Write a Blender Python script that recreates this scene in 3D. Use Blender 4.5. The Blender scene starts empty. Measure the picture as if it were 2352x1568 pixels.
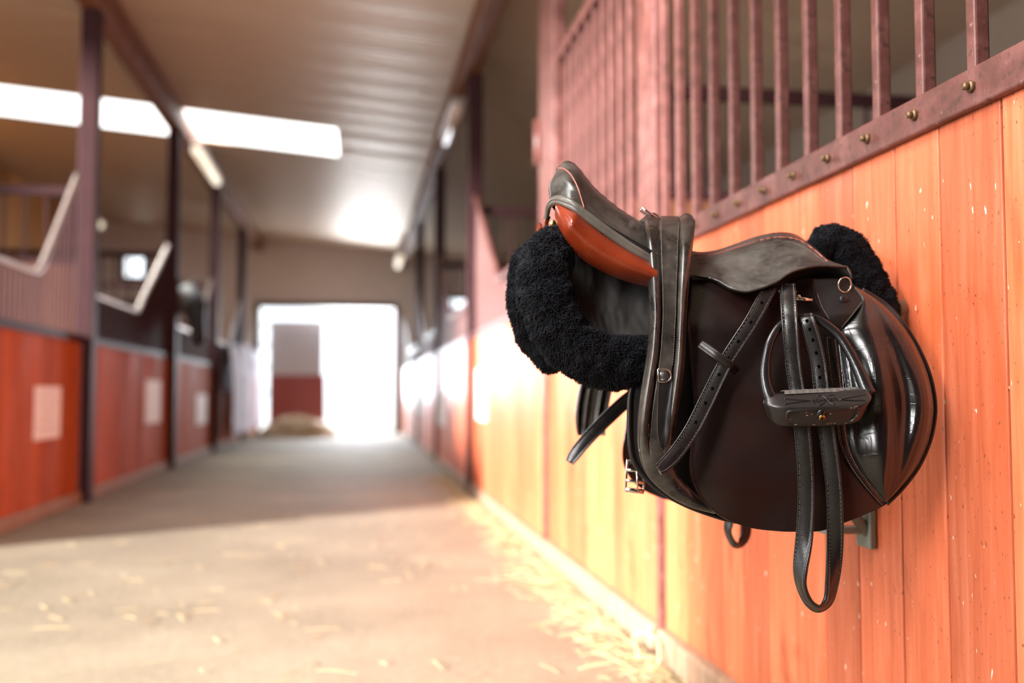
import bpy, bmesh, math, random
from mathutils import Vector, Matrix, noise
random.seed(7)
C = bpy.context.scene.collection
SC = bpy.context.scene
# ------------------------------------------------------------------ camera
W_, H_ = 2352, 1568
FPX = W_ * 35.0 / 36.0
CAMZ = 0.86
VX, VY = 820.0, 905.0                       # vanishing point of the aisle (+Y)
PITCH = math.atan((VY - H_ / 2) / FPX)
YAW = math.atan((W_ / 2 - VX) / FPX * math.cos(PITCH))
cam = bpy.data.cameras.new('camera'); cam.lens = 35; cam.sensor_width = 36
co = bpy.data.objects.new('camera', cam); C.objects.link(co)
co.location = (0, 0, CAMZ); co.rotation_euler = (math.pi / 2 + PITCH, 0, -YAW)
cam.dof.use_dof = True; cam.dof.focus_distance = 1.585; cam.dof.aperture_fstop = 1.7
cam.clip_start = 0.02
SC.camera = co
# ------------------------------------------------------------------ world, lights, exposure
SC.view_settings.view_transform = 'Standard'; SC.view_settings.look = 'None'
SC.view_settings.gamma = 1; SC.view_settings.exposure = 0.08
wd = bpy.data.worlds.new('sky'); SC.world = wd; wd.use_nodes = True
bg = wd.node_tree.nodes['Background']; bg.inputs[0].default_value = (0.86, 0.93, 1.0, 1); bg.inputs[1].default_value = 2.4

def area(name, loc, target, sx, sy, power, col):
    l = bpy.data.lights.new(name, 'AREA'); l.shape = 'RECTANGLE'; l.size = sx; l.size_y = sy
    l.energy = power; l.color = col
    o = bpy.data.objects.new(name, l); C.objects.link(o); o.location = loc
    o.rotation_euler = (Vector(target) - Vector(loc)).to_track_quat('-Z', 'Y').to_euler()
    return o
area('side_daylight', (-2.25, 2.1, 2.4), (1.0, 2.0, 1.3), 2.2, 2.0, 70, (1.0, 0.95, 0.88))
sl = bpy.data.lights.new('sun', 'SUN'); sl.energy = 21; sl.angle = math.radians(7); sl.color = (1.0, 0.955, 0.94)
so = bpy.data.objects.new('sun', sl); C.objects.link(so); so.rotation_euler = Vector((1.0, 0.62, -0.30)).to_track_quat('-Z', 'Y').to_euler()
area('roof_daylight', (-1.3, 1.22, 4.08), (-1.1, 1.22, 0), 2.0, 1.4, 200, (1.0, 0.98, 0.95))
area('window_daylight', (-2.26, -0.65, 2.2), (0.75, 1.6, 0.95), 0.85, 1.6, 215, (1.0, 0.98, 0.96))  # added lamp for leather highlights, set before the made-up pane
area('end_door_daylight', (0.0, 23.2, 1.9), (-0.3, 12, 0.3), 1.5, 2.3, 430, (0.90, 0.94, 1.0))
area('skylight_daylight', (-2.6, 13.0, 4.25), (-2.6, 13.0, 0), 4.6, 1.5, 420, (1.0, 0.97, 0.92))

# ------------------------------------------------------------------ pixel -> world
_F = Vector((math.sin(YAW) * math.cos(PITCH), math.cos(YAW) * math.cos(PITCH), math.sin(PITCH)))
_R = Vector((math.cos(YAW), -math.sin(YAW), 0))
_U = _R.cross(_F)
CAM = Vector((0, 0, CAMZ))
def ray(px, py): return _F + _R * ((px - W_ / 2) / FPX) + _U * ((H_ / 2 - py) / FPX)
def atY(px, py, Y): d = ray(px, py); return CAM + d * (Y / d.y)
def atX(px, py, X): d = ray(px, py); return CAM + d * (X / d.x)
def proj(p):
    q = p - CAM; z = q.dot(_F); return (W_ / 2 + FPX * q.dot(_R) / z, H_ / 2 - FPX * q.dot(_U) / z)

# ------------------------------------------------------------------ materials
def newmat(name):
    m = bpy.data.materials.new(name); m.use_nodes = True
    nt = m.node_tree; b = nt.nodes['Principled BSDF']
    return m, nt, b
def nd(nt, t, **kw):
    n = nt.nodes.new(t)
    for k, v in kw.items(): setattr(n, k, v)
    return n
def ramp(nt, src, stops):
    r = nd(nt, 'ShaderNodeValToRGB'); e = r.color_ramp.elements
    while len(e) < len(stops): e.new(0.5)
    for i, (p, c) in enumerate(stops):
        e[i].position = p; e[i].color = (*c, 1) if len(c) == 3 else c
    nt.links.new(src, r.inputs[0]); return r.outputs[0]
def mix(nt, f, a, b, mode='MIX'):
    n = nd(nt, 'ShaderNodeMix', data_type='RGBA', blend_type=mode)
    for s, v in ((n.inputs[0], f), (n.inputs[6], a), (n.inputs[7], b)):
        if hasattr(v, 'links'): nt.links.new(v, s)
        elif isinstance(v, (int, float)): s.default_value = v
        else: s.default_value = (*v, 1)
    return n.outputs[2]
def coords(nt, scale=(1, 1, 1), kind='Object'):
    t = nd(nt, 'ShaderNodeTexCoord'); mp = nd(nt, 'ShaderNodeMapping'); mp.inputs['Scale'].default_value = scale
    nt.links.new(t.outputs[kind], mp.inputs['Vector']); return mp.outputs[0]
def nz(nt, vec, scale, detail=4, rough=0.55, dist=0.0):
    n = nd(nt, 'ShaderNodeTexNoise'); n.inputs['Scale'].default_value = scale; n.inputs['Detail'].default_value = detail
    n.inputs['Roughness'].default_value = rough; n.inputs['Distortion'].default_value = dist
    nt.links.new(vec, n.inputs['Vector']); return n.outputs['Fac']
def bump(nt, b, h, strength, dist=0.002, prev=None):
    n = nd(nt, 'ShaderNodeBump'); n.inputs['Strength'].default_value = strength; n.inputs['Distance'].default_value = dist
    nt.links.new(h, n.inputs['Height'])
    if prev is not None: nt.links.new(prev, n.inputs['Normal'])
    nt.links.new(n.outputs[0], b.inputs['Normal']); return n.outputs[0]
def simple(name, col, rough=0.5, metal=0.0, var=0.15, vs=8, bs=0.0, bscale=60, spec=0.5):
    m, nt, b = newmat(name)
    v = coords(nt)
    f = nz(nt, v, vs)
    c = mix(nt, f, [x * (1 - var) for x in col], [min(1, x * (1 + var)) for x in col])
    nt.links.new(c, b.inputs['Base Color']); b.inputs['Roughness'].default_value = rough; b.inputs['Metallic'].default_value = metal
    b.inputs['Specular IOR Level'].default_value = spec
    if bs: bump(nt, b, nz(nt, v, bscale), bs)
    return m

def wood(name, dark, mid, light, rough=0.45, specks=True, tone=0.25, coat=0.0, spec=0.3):
    m, nt, b = newmat(name)
    v = coords(nt, (1, 1, 0.06)); v2 = coords(nt)
    at = nd(nt, 'ShaderNodeAttribute', attribute_name='tone')
    g = nz(nt, v, 55, 5, 0.6, 0.6)
    big = nz(nt, coords(nt, (1, 1, 0.25)), 4.5, 3, 0.5)
    c = ramp(nt, g, [(0.3, dark), (0.52, mid), (0.72, light)])
    c = mix(nt, ramp(nt, big, [(0.35, (0, 0, 0)), (0.7, (0.55, 0.55, 0.55))]), c, mid)
    tn = nd(nt, 'ShaderNodeHueSaturation'); nt.links.new(c, tn.inputs['Color'])
    mr = nd(nt, 'ShaderNodeMapRange'); mr.inputs['To Min'].default_value = 1 - tone; mr.inputs['To Max'].default_value = 1 + tone
    nt.links.new(at.outputs['Fac'], mr.inputs['Value']); nt.links.new(mr.outputs[0], tn.inputs['Value']); c = tn.outputs[0]
    if specks:
        k = nz(nt, coords(nt, (1, 1, 0.45)), 6.5, 3, 0.6, 0.4)
        c = mix(nt, ramp(nt, k, [(0.64, (0, 0, 0)), (0.73, (0.6, 0.6, 0.6))]), c, [x * 0.35 for x in dark])
        s = nz(nt, coords(nt, (1, 1, 0.35)), 80, 2, 0.5)
        c = mix(nt, ramp(nt, s, [(0.715, (0, 0, 0)), (0.735, (1, 1, 1))]), c, (0.85, 0.62, 0.5))
        s2 = nz(nt, coords(nt, (1.3, 1.3, 0.6)), 130, 2, 0.5)
        c = mix(nt, ramp(nt, s2, [(0.68, (0, 0, 0)), (0.70, (0.8, 0.8, 0.8))]), c, [x * 0.25 for x in dark])
    nt.links.new(c, b.inputs['Base Color'])
    r = ramp(nt, big, [(0.3, (rough - 0.1,) * 3), (0.7, (rough + 0.12,) * 3)]); nt.links.new(r, b.inputs['Roughness'])
    b.inputs['Coat Weight'].default_value = coat; b.inputs['Coat Roughness'].default_value = 0.33; b.inputs['Specular IOR Level'].default_value = spec
    bump(nt, b, g, 0.35, 0.0015)
    return m
M = {}
M['wood'] = wood('orange_painted_wood', (0.42, 0.075, 0.022), (0.585, 0.128, 0.050), (0.68, 0.20, 0.105), 0.42, coat=0.12, spec=0.45)
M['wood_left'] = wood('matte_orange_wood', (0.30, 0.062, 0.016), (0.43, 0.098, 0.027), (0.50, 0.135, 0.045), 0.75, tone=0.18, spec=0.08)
M['wood_dark'] = wood('brown_stained_wood', (0.10, 0.035, 0.015), (0.17, 0.065, 0.03), (0.24, 0.10, 0.05), 0.6, False)
M['wood_amber'] = wood('amber_wood', (0.30, 0.12, 0.03), (0.45, 0.20, 0.05), (0.55, 0.27, 0.08), 0.6, False)
M['old_wood'] = wood('weathered_wood', (0.17, 0.10, 0.06), (0.30, 0.19, 0.12), (0.42, 0.29, 0.2), 0.7, False)

def steel_paint():
    m, nt, b = newmat('red_oxide_painted_steel'); v = coords(nt)
    a = nz(nt, v, 14, 5, 0.65); f = nz(nt, v, 120, 4, 0.6)
    c = ramp(nt, a, [(0.3, (0.07, 0.024, 0.018)), (0.5, (0.125, 0.043, 0.036)), (0.68, (0.19, 0.075, 0.064))])
    s = nz(nt, v, 60, 3, 0.6)
    c = mix(nt, ramp(nt, s, [(0.66, (0, 0, 0)), (0.74, (0.7, 0.7, 0.7))]), c, (0.36, 0.22, 0.16))
    s = nz(nt, v, 48, 4, 0.7)
    c = mix(nt, ramp(nt, s, [(0.55, (0, 0, 0)), (0.66, (0.85, 0.85, 0.85))]), c, (0.05, 0.022, 0.016))
    nt.links.new(c, b.inputs['Base Color']); b.inputs['Roughness'].default_value = 0.42
    n = bump(nt, b, f, 0.5, 0.0012); bump(nt, b, a, 0.4, 0.002, n)
    return m
M['steel'] = steel_paint()
M['steel_dark'] = simple('dark_maroon_steel', (0.036, 0.012, 0.013), 0.6, 0, 0.25, spec=0.15)
M['bolt'] = simple('rusty_bolt', (0.17, 0.10, 0.05), 0.45, 0.6, 0.4, 200)
M['galv'] = simple('galvanised_tube', (0.42, 0.36, 0.32), 0.4, 0.5, 0.15)
M['ceil'] = simple('corrugated_sheet', (0.54, 0.425, 0.31), 0.39, 0.0, 0.06, 2, spec=1.0)
M['ceil'].node_tree.nodes['Principled BSDF'].inputs['Metallic'].default_value = 0.22
M['plaster'] = simple('beige_wall', (0.78, 0.71, 0.66), 0.75, 0, 0.08, 3)
M['paper'] = simple('paper', (0.85, 0.83, 0.80), 0.7, 0, 0.04)
M['ink'] = simple('print', (0.45, 0.43, 0.42), 0.7)
M['taupe'] = simple('taupe_boards', (0.34, 0.275, 0.21), 0.8, 0, 0.1, 5)
M['grey_panel'] = simple('grey_sheet', (0.40, 0.39, 0.42), 0.5, 0, 0.08)
M['red_panel'] = simple('dark_red_sheet', (0.23, 0.042, 0.036), 0.5, 0, 0.12)
M['straw'] = simple('straw', (0.50, 0.38, 0.19), 0.6, 0, 0.3, 30)
M['hay'] = simple('hay', (0.50, 0.37, 0.22), 0.8, 0, 0.4, 14, 0.8, 30)
M['blanket'] = simple('pale_blanket', (0.62, 0.62, 0.72), 0.9, 0, 0.15, 6)
M['blanket_dark'] = simple('navy_blanket', (0.06, 0.07, 0.11), 0.9, 0, 0.15, 6)
def lampmat():
    m, nt, b = newmat('lit_lamp_cover'); b.inputs['Base Color'].default_value = (0.9, 0.85, 0.75, 1)
    b.inputs['Emission Color'].default_value = (1, 0.86, 0.62, 1); b.inputs['Emission Strength'].default_value = 0.9; return m
M['lamp'] = lampmat()
M['lamp_off'] = simple('lamp_cover', (0.62, 0.48, 0.40), 0.35)
def skymat():
    m, nt, b = newmat('translucent_roof_sheet')
    b.inputs['Base Color'].default_value = (0.95, 0.97, 1, 1); b.inputs['Roughness'].default_value = 0.4
    b.inputs['Emission Color'].default_value = (0.97, 1.0, 1.0, 1); b.inputs['Emission Strength'].default_value = 3.0
    return m
M['skylight'] = skymat()
def floormat():
    m, nt, b = newmat('dusty_straw_floor'); v = coords(nt)
    a = nz(nt, v, 1.1, 5, 0.6); f = nz(nt, v, 26, 6, 0.7); g = nz(nt, coords(nt, (1, 0.5, 1)), 150, 3, 0.7)
    c = ramp(nt, a, [(0.3, (0.155, 0.127, 0.085)), (0.5, (0.21, 0.176, 0.120)), (0.7, (0.265, 0.228, 0.16))])
    c = mix(nt, ramp(nt, f, [(0.48, (0, 0, 0)), (0.72, (0.6, 0.6, 0.6))]), c, (0.32, 0.26, 0.175))
    c = mix(nt, ramp(nt, f, [(0.28, (0.5, 0.5, 0.5)), (0.42, (0, 0, 0))]), c, (0.24, 0.18, 0.12))
    c = mix(nt, ramp(nt, g, [(0.6, (0, 0, 0)), (0.72, (0.6, 0.6, 0.6))]), c, (0.37, 0.31, 0.215))
    nt.links.new(c, b.inputs['Base Color']); b.inputs['Roughness'].default_value = 0.75
    n = bump(nt, b, g, 0.4, 0.004); bump(nt, b, f, 0.4, 0.01, n)
    return m
M['floor'] = floormat()

def leather(name, base, scuff, rough=0.38, grain=220, gs=0.25, scuff_amt=0.5, crease=0.0, hue=None, sp=0.42):
    m, nt, b = newmat(name); v = coords(nt)
    big = nz(nt, v, 9, 5, 0.65, 0.5); fine = nz(nt, v, 70, 5, 0.7)
    c = mix(nt, ramp(nt, big, [(0.4, (0, 0, 0)), (0.72, (scuff_amt,) * 3)]), base, scuff)
    c = mix(nt, ramp(nt, fine, [(0.5, (0, 0, 0)), (0.8, (scuff_amt * 0.8,) * 3)]), c, scuff)
    if hue: c = mix(nt, ramp(nt, nz(nt, v, 5, 2), [(0.42, (0, 0, 0)), (0.62, (1, 1, 1))]), c, hue)
    nt.links.new(c, b.inputs['Base Color'])
    r = ramp(nt, big, [(0.3, (rough - 0.06,) * 3), (0.75, (rough + 0.14,) * 3)]); nt.links.new(r, b.inputs['Roughness'])
    vo = nd(nt, 'ShaderNodeTexVoronoi', feature='DISTANCE_TO_EDGE'); vo.inputs['Scale'].default_value = grain; nt.links.new(v, vo.inputs['Vector'])
    h = ramp(nt, vo.outputs['Distance'], [(0.0, (0, 0, 0)), (0.5, (1, 1, 1))])
    n = bump(nt, b, h, gs, 0.0004); b.inputs['Specular IOR Level'].default_value = sp
    n = bump(nt, b, fine, 0.12, 0.001, n)
    if crease:
        ws = None
        for sc, sx, sz, rot in ((6, 0.6, 4.0, 0.35), (5, 4.0, 0.5, 0.4), (5, 0.7, 4.0, -0.5)):
            t = nd(nt, 'ShaderNodeTexCoord'); mp = nd(nt, 'ShaderNodeMapping'); mp.inputs['Scale'].default_value = (sx, 1, sz); mp.inputs['Rotation'].default_value = (0, rot, 0)
            nt.links.new(t.outputs['Object'], mp.inputs['Vector'])
            q = nz(nt, mp.outputs[0], sc, 4, 0.55, 0.3)
            mm = nd(nt, 'ShaderNodeMath', operation='SUBTRACT'); nt.links.new(q, mm.inputs[0]); mm.inputs[1].default_value = 0.5
            ab = nd(nt, 'ShaderNodeMath', operation='ABSOLUTE'); nt.links.new(mm.outputs[0], ab.inputs[0])
            hh = ramp(nt, ab.outputs[0], [(0.0, (0, 0, 0)), (0.012, (1, 1, 1))])
            n = bump(nt, b, hh, crease, 0.0014, n)
    return m
M['seat_l'] = leather('worn_seat_leather', (0.014, 0.0115, 0.010), (0.13, 0.118, 0.105), 0.31, 260, 0.15, 0.75, sp=0.5)
M['girth_l'] = leather('worn_girth_leather', (0.010, 0.0085, 0.0078), (0.17, 0.145, 0.12), 0.27, 260, 0.15, 0.42, sp=0.6)
M['flap_l'] = leather('dark_brown_flap_leather', (0.0135, 0.0088, 0.0080), (0.032, 0.026, 0.023), 0.31, 320, 0.08, 0.3, 0, (0.021, 0.0085, 0.0068), sp=0.35)
M['knee_l'] = leather('creased_black_leather', (0.0055, 0.0047, 0.0045), (0.018, 0.016, 0.015), 0.22, 420, 0.05, 0.2, 0.14, sp=0.65)
M['strap_l'] = leather('grained_strap_leather', (0.0065, 0.0055, 0.0055), (0.02, 0.017, 0.016), 0.26, 420, 0.28, 0.3, sp=0.6)
M['black_l'] = leather('black_under_leather', (0.0055, 0.005, 0.005), (0.016, 0.014, 0.013), 0.45, 300, 0.2, 0.3)
M['welt_l'] = leather('pale_worn_welt', (0.075, 0.066, 0.056), (0.20, 0.18, 0.15), 0.35, 260, 0.1, 0.8)
M['panel_l'] = leather('red_brown_panel_leather', (0.20, 0.024, 0.006), (0.30, 0.05, 0.014), 0.25, 160, 0.25, 0.6, 0, (0.15, 0.016, 0.004))
M['piping'] = simple('red_piping', (0.36, 0.10, 0.07), 0.5, 0, 0.3, 200)
M['thread'] = simple('tan_thread', (0.17, 0.135, 0.105), 0.7, 0, 0.3, 300)
M['thread_dark'] = simple('dark_thread', (0.10, 0.085, 0.075), 0.6, 0, 0.3, 300)
M['hole'] = simple('punched_hole', (0.002, 0.002, 0.002), 1.0, spec=0.0)
M['lining'] = simple('grey_lining', (0.034, 0.031, 0.029), 0.75, 0, 0.5, 14, 0.3, 18)
M['fleece'] = simple('black_fleece', (0.008, 0.008, 0.011), 0.75, 0, 0.6, 120, spec=0.12)
M['fleece'].node_tree.nodes['Principled BSDF'].inputs['Sheen Weight'].default_value = 0.04
M['chrome'] = simple('chromed_steel', (0.72, 0.68, 0.62), 0.16, 1.0, 0.1, 60)
M['brass'] = simple('brass', (0.55, 0.33, 0.10), 0.3, 1.0, 0.2)
M['resin'] = simple('black_resin', (0.008, 0.0072, 0.0078), 0.27, 0, 0.3, 20, 0.15, 300)
M['resin_worn'] = simple('dusty_black_resin', (0.015, 0.0125, 0.0115), 0.33, 0, 0.45, 40, 0.2, 200)
M['grip'] = simple('grip_strip', (0.085, 0.075, 0.066), 0.6, 0, 0.3, 80, 0.4, 300)
M['mud'] = simple('dried_mud', (0.26, 0.18, 0.10), 0.9, 0, 0.4, 120, 0.5, 200)
M['rack'] = simple('grey_green_steel', (0.20, 0.22, 0.19), 0.5, 0.2, 0.25, 20)
M['coat'] = simple('black_horse_coat', (0.010, 0.010, 0.013), 0.42, 0, 0.4, 6)
M['mane'] = simple('black_mane', (0.012, 0.014, 0.024), 0.35, 0, 0.4, 30)
M['eye'] = simple('dark_eye', (0.006, 0.004, 0.003), 0.08)
M['ground'] = simple('pale_yard', (0.62, 0.60, 0.57), 0.9)

# ------------------------------------------------------------------ mesh builder
class MB:
    def __init__(s): s.v = []; s.f = []; s.m = []; s.t = []; s.sm = []
    def add(s, vs, fs, mi=0, tone=0.5, smooth=False):
        o = len(s.v); s.v += [Vector(x) for x in vs]
        for f in fs: s.f.append(tuple(i + o for i in f)); s.m.append(mi); s.t.append(tone); s.sm.append(smooth)
    def box(s, a, b, mi=0, tone=0.5, bev=0.0):
        (x0, y0, z0), (x1, y1, z1) = [(min(a[i], b[i])) for i in range(3)], [(max(a[i], b[i])) for i in range(3)]
        if bev <= 0:
            v = [(x0, y0, z0), (x1, y0, z0), (x1, y1, z0), (x0, y1, z0), (x0, y0, z1), (x1, y0, z1), (x1, y1, z1), (x0, y1, z1)]
            s.add(v, [(0, 3, 2, 1), (4, 5, 6, 7), (0, 1, 5, 4), (1, 2, 6, 5), (2, 3, 7, 6), (3, 0, 4, 7)], mi, tone); return
        bm = bmesh.new(); bmesh.ops.create_cube(bm, size=1)
        for q in bm.verts: q.co = Vector(((x0 + x1) / 2 + q.co.x * (x1 - x0), (y0 + y1) / 2 + q.co.y * (y1 - y0), (z0 + z1) / 2 + q.co.z * (z1 - z0)))
        bmesh.ops.bevel(bm, geom=bm.edges[:], offset=bev, segments=2, affect='EDGES', profile=0.5)
        bm.verts.index_update()
        s.add([q.co.copy() for q in bm.verts], [[q.index for q in f.verts] for f in bm.faces], mi, tone); bm.free()
    def tube(s, pts, r, seg=10, mi=0, cap=True, closed=False, flat=1.0, flatdir=None):
        P = [Vector(p) for p in pts]; n = len(P); R = r if isinstance(r, (list, tuple)) else [r] * n
        vs = []; fs = []; up = None
        for i in range(n):
            if closed: t = P[(i + 1) % n] - P[i - 1]
            else: t = P[min(i + 1, n - 1)] - P[max(i - 1, 0)]
            t.normalize()
            if flatdir is not None: a = Vector(flatdir)
            elif up is None: a = Vector((0, 0, 1)) if abs(t.z) < 0.9 else Vector((0, 1, 0))
            else: a = up
            a = a - t * a.dot(t); a.normalize(); up = a; b = t.cross(a)
            for k in range(seg):
                th = 2 * math.pi * k / seg; vs.append(P[i] + a * (R[i] * flat * math.cos(th)) + b * (R[i] * math.sin(th)))
        for i in range(n if closed else n - 1):
            j = (i + 1) % n
            for k in range(seg):
                k2 = (k + 1) % seg; fs.append((i * seg + k, i * seg + k2, j * seg + k2, j * seg + k))
        if cap and not closed: fs.append(tuple(reversed(range(seg)))); fs.append(tuple((n - 1) * seg + k for k in range(seg)))
        s.add(vs, fs, mi, smooth=True)
    def sphere(s, c, r, seg=12, ring=8, mi=0):
        c = Vector(c); rr = r if isinstance(r, (tuple, list)) else (r, r, r); vs = []; fs = []
        for i in range(ring + 1):
            a = math.pi * i / ring
            for k in range(seg):
                b = 2 * math.pi * k / seg; vs.append(c + Vector((rr[0] * math.sin(a) * math.cos(b), rr[1] * math.sin(a) * math.sin(b), rr[2] * math.cos(a))))
        for i in range(ring):
            for k in range(seg): fs.append((i * seg + k, (i + 1) * seg + k, (i + 1) * seg + (k + 1) % seg, i * seg + (k + 1) % seg))
        s.add(vs, fs, mi, smooth=True)
    def grid(s, G, mi=0, thick=None, off=None):
        """G[row][col] of points; thick > 0 adds a second layer shifted along off and closes the rim."""
        nr, nc = len(G), len(G[0])
        vs = [p for r in G for p in r]; q = lambda i, j: i * nc + j
        fs = [(q(i, j), q(i, j + 1), q(i + 1, j + 1), q(i + 1, j)) for i in range(nr - 1) for j in range(nc - 1)]
        s.add(vs, fs, mi, smooth=True)
        if thick:
            o = Vector(off) * thick; b = [p + o for p in vs]
            s.add(b, [tuple(reversed(f)) for f in fs], mi, smooth=True)
            rim = [(i, 0) for i in range(nr)] + [(nr - 1, j) for j in range(1, nc)] + [(i, nc - 1) for i in range(nr - 2, -1, -1)] + [(0, j) for j in range(nc - 2, 0, -1)]
            k = len(rim); mid = 0.5
            a1 = [vs[q(*r)] for r in rim]; a2 = [vs[q(*r)] + o for r in rim]
            s.add(a1 + a2, [(i, i + k, (i + 1) % k + k, (i + 1) % k) for i in range(k)], mi, smooth=True)
    def build(s, name, mats, parent=None, **tags):
        me = bpy.data.meshes.new(name); base = parent_loc(parent)
        me.from_pydata([tuple(p - base) for p in s.v], [], s.f)
        mats = mats if isinstance(mats, (list, tuple)) else [mats]
        for m in mats: me.materials.append(m)
        me.polygons.foreach_set('material_index', s.m); me.polygons.foreach_set('use_smooth', s.sm)
        at = me.attributes.new('tone', 'FLOAT', 'FACE'); at.data.foreach_set('value', s.t)
        bm = bmesh.new(); bm.from_mesh(me); bmesh.ops.remove_doubles(bm, verts=bm.verts, dist=1e-6); bm.to_mesh(me); bm.free()
        me.update()
        o = bpy.data.objects.new(name, me); C.objects.link(o)
        if parent: o.parent = parent
        for k, v in tags.items(): o[k] = v
        return o
def parent_loc(p):
    v = Vector((0, 0, 0))
    while p is not None: v = v + p.location; p = p.parent
    return v
def thing(name, loc, label, cat, group=None):
    o = bpy.data.objects.new(name, None); C.objects.link(o); o.location = loc; o.empty_display_size = 0.1
    o['label'] = label; o['category'] = cat
    if group: o['group'] = group
    return o
def cr(pts, n):
    """Catmull-Rom through pts (tuples of any length), n samples spaced by chord length."""
    pts = [tuple(map(float, p)) for p in pts]; k = len(pts); d = len(pts[0])
    dense = []
    for i in range(k - 1):
        p0 = pts[i - 1] if i else tuple(2 * a - b for a, b in zip(pts[0], pts[1])); p1 = pts[i]; p2 = pts[i + 1]
        p3 = pts[i + 2] if i + 2 < k else tuple(2 * a - b for a, b in zip(pts[-1], pts[-2]))
        for j in range(24):
            t = j / 24
            dense.append(tuple(0.5 * (2 * p1[c] + (p2[c] - p0[c]) * t + (2 * p0[c] - 5 * p1[c] + 4 * p2[c] - p3[c]) * t * t + (3 * p1[c] - p0[c] - 3 * p2[c] + p3[c]) * t ** 3) for c in range(d)))
    dense.append(pts[-1])
    L = [0]
    for a, b in zip(dense, dense[1:]): L.append(L[-1] + math.hypot(a[0] - b[0], a[1] - b[1]) + 1e-9)
    out = []; j = 0
    for i in range(n):
        t = L[-1] * i / (n - 1)
        while j < len(L) - 2 and L[j + 1] < t: j += 1
        f = (t - L[j]) / (L[j + 1] - L[j]); out.append(tuple(a + (b - a) * f for a, b in zip(dense[j], dense[j + 1])))
    return out
def cru(pts, n):
    """Catmull-Rom sampled uniformly in the control index."""
    pts = [tuple(map(float, p)) for p in pts]; k = len(pts); out = []
    for i in range(n):
        s = (k - 1) * i / (n - 1); a = min(int(s), k - 2); t = s - a
        p1, p2 = pts[a], pts[a + 1]
        p0 = pts[a - 1] if a else tuple(2 * x - y for x, y in zip(p1, p2)); p3 = pts[a + 2] if a + 2 < k else tuple(2 * y - x for x, y in zip(p1, p2))
        out.append(tuple(0.5 * (2 * p1[c] + (p2[c] - p0[c]) * t + (2 * p0[c] - 5 * p1[c] + 4 * p2[c] - p3[c]) * t * t + (3 * p1[c] - p0[c] - 3 * p2[c] + p3[c]) * t ** 3) for c in range(len(p1))))
    return out
exec_parts = []
# ================================================================== THE BARN
def roof(x): return 4.25 - 0.09 * (x + 2.15)
YE = 22.2                                     # end wall
XL, XR = -2.17, 1.0                           # planes of the stall fronts
b = MB(); b.box((-14, -9, -0.06), (9, YE + 0.3, 0.0)); b.build('floor', M['floor'], kind='structure')
b = MB(); b.box((-30, YE + 0.3, -0.1), (30, 60, -0.03)); b.build('yard_ground', M['ground'], kind='structure')
# corrugated roof lining with an opening for the translucent strip
SKY0, SKY1, SKYX = 12.15, 13.6, -0.27
def corr(b, y0, y1, x0, x1):
    n = max(2, int((y1 - y0) / 0.025)); G = []
    for i in range(n + 1):
        y = y0 + (y1 - y0) * i / n; ph = (y / 0.105) % 1
        h = 0.012 if ph < 0.3 else (0.012 * (1 - (ph - 0.3) / 0.2) if ph < 0.5 else (0 if ph < 0.8 else 0.012 * (ph - 0.8) / 0.2))
        G.append([Vector((x0, y, roof(x0) + h)), Vector((x1, y, roof(x1) + h))])
    o = len(b.v); b.grid(G)
    for k in range(len(b.sm)): b.sm[k] = False
b = MB(); corr(b, -6.0, 0.5, -5.9, 4.7); corr(b, 0.5, 1.95, SKYX, 4.7); corr(b, 1.95, SKY0, -5.9, 4.7); corr(b, SKY0, SKY1, SKYX, 4.7); corr(b, SKY1, YE, -5.9, 4.7)
for (x0, x1, y0, y1) in ((-5.9, 4.7, -6.0, 0.5), (SKYX, 4.7, 0.5, 1.95), (-5.9, 4.7, 1.95, SKY0), (SKYX, 4.7, SKY0, SKY1), (-5.9, 4.7, SKY1, YE)):   # outer skin of the roof
    v = [(x0, y0, roof(x0) + 0.04), (x1, y0, roof(x1) + 0.04), (x1, y1, roof(x1) + 0.04), (x0, y1, roof(x0) + 0.04)]
    b.add(v, [(0, 1, 2, 3)])
b.build('ceiling', M['ceil'], kind='structure')
b = MB()
v = [(x, y, roof(x) + 0.015 + dz) for dz in (0, 0.02) for (x, y) in ((-5.9, SKY0), (SKYX, SKY0), (SKYX, SKY1), (-5.9, SKY1))]
b.add(v, [(0, 3, 2, 1), (4, 5, 6, 7), (0, 1, 5, 4), (1, 2, 6, 5), (2, 3, 7, 6), (3, 0, 4, 7)])
b.build('window_1', M['skylight'], kind='structure')
b = MB()
v = [(x, y, roof(x) + 0.015 + dz) for dz in (0, 0.02) for (x, y) in ((-5.9, 0.5), (SKYX, 0.5), (SKYX, 1.95), (-5.9, 1.95))]
b.add(v, [(0, 3, 2, 1), (4, 5, 6, 7), (0, 1, 5, 4), (1, 2, 6, 5), (2, 3, 7, 6), (3, 0, 4, 7)])
b.build('window_5', M['skylight'], kind='structure')
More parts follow.
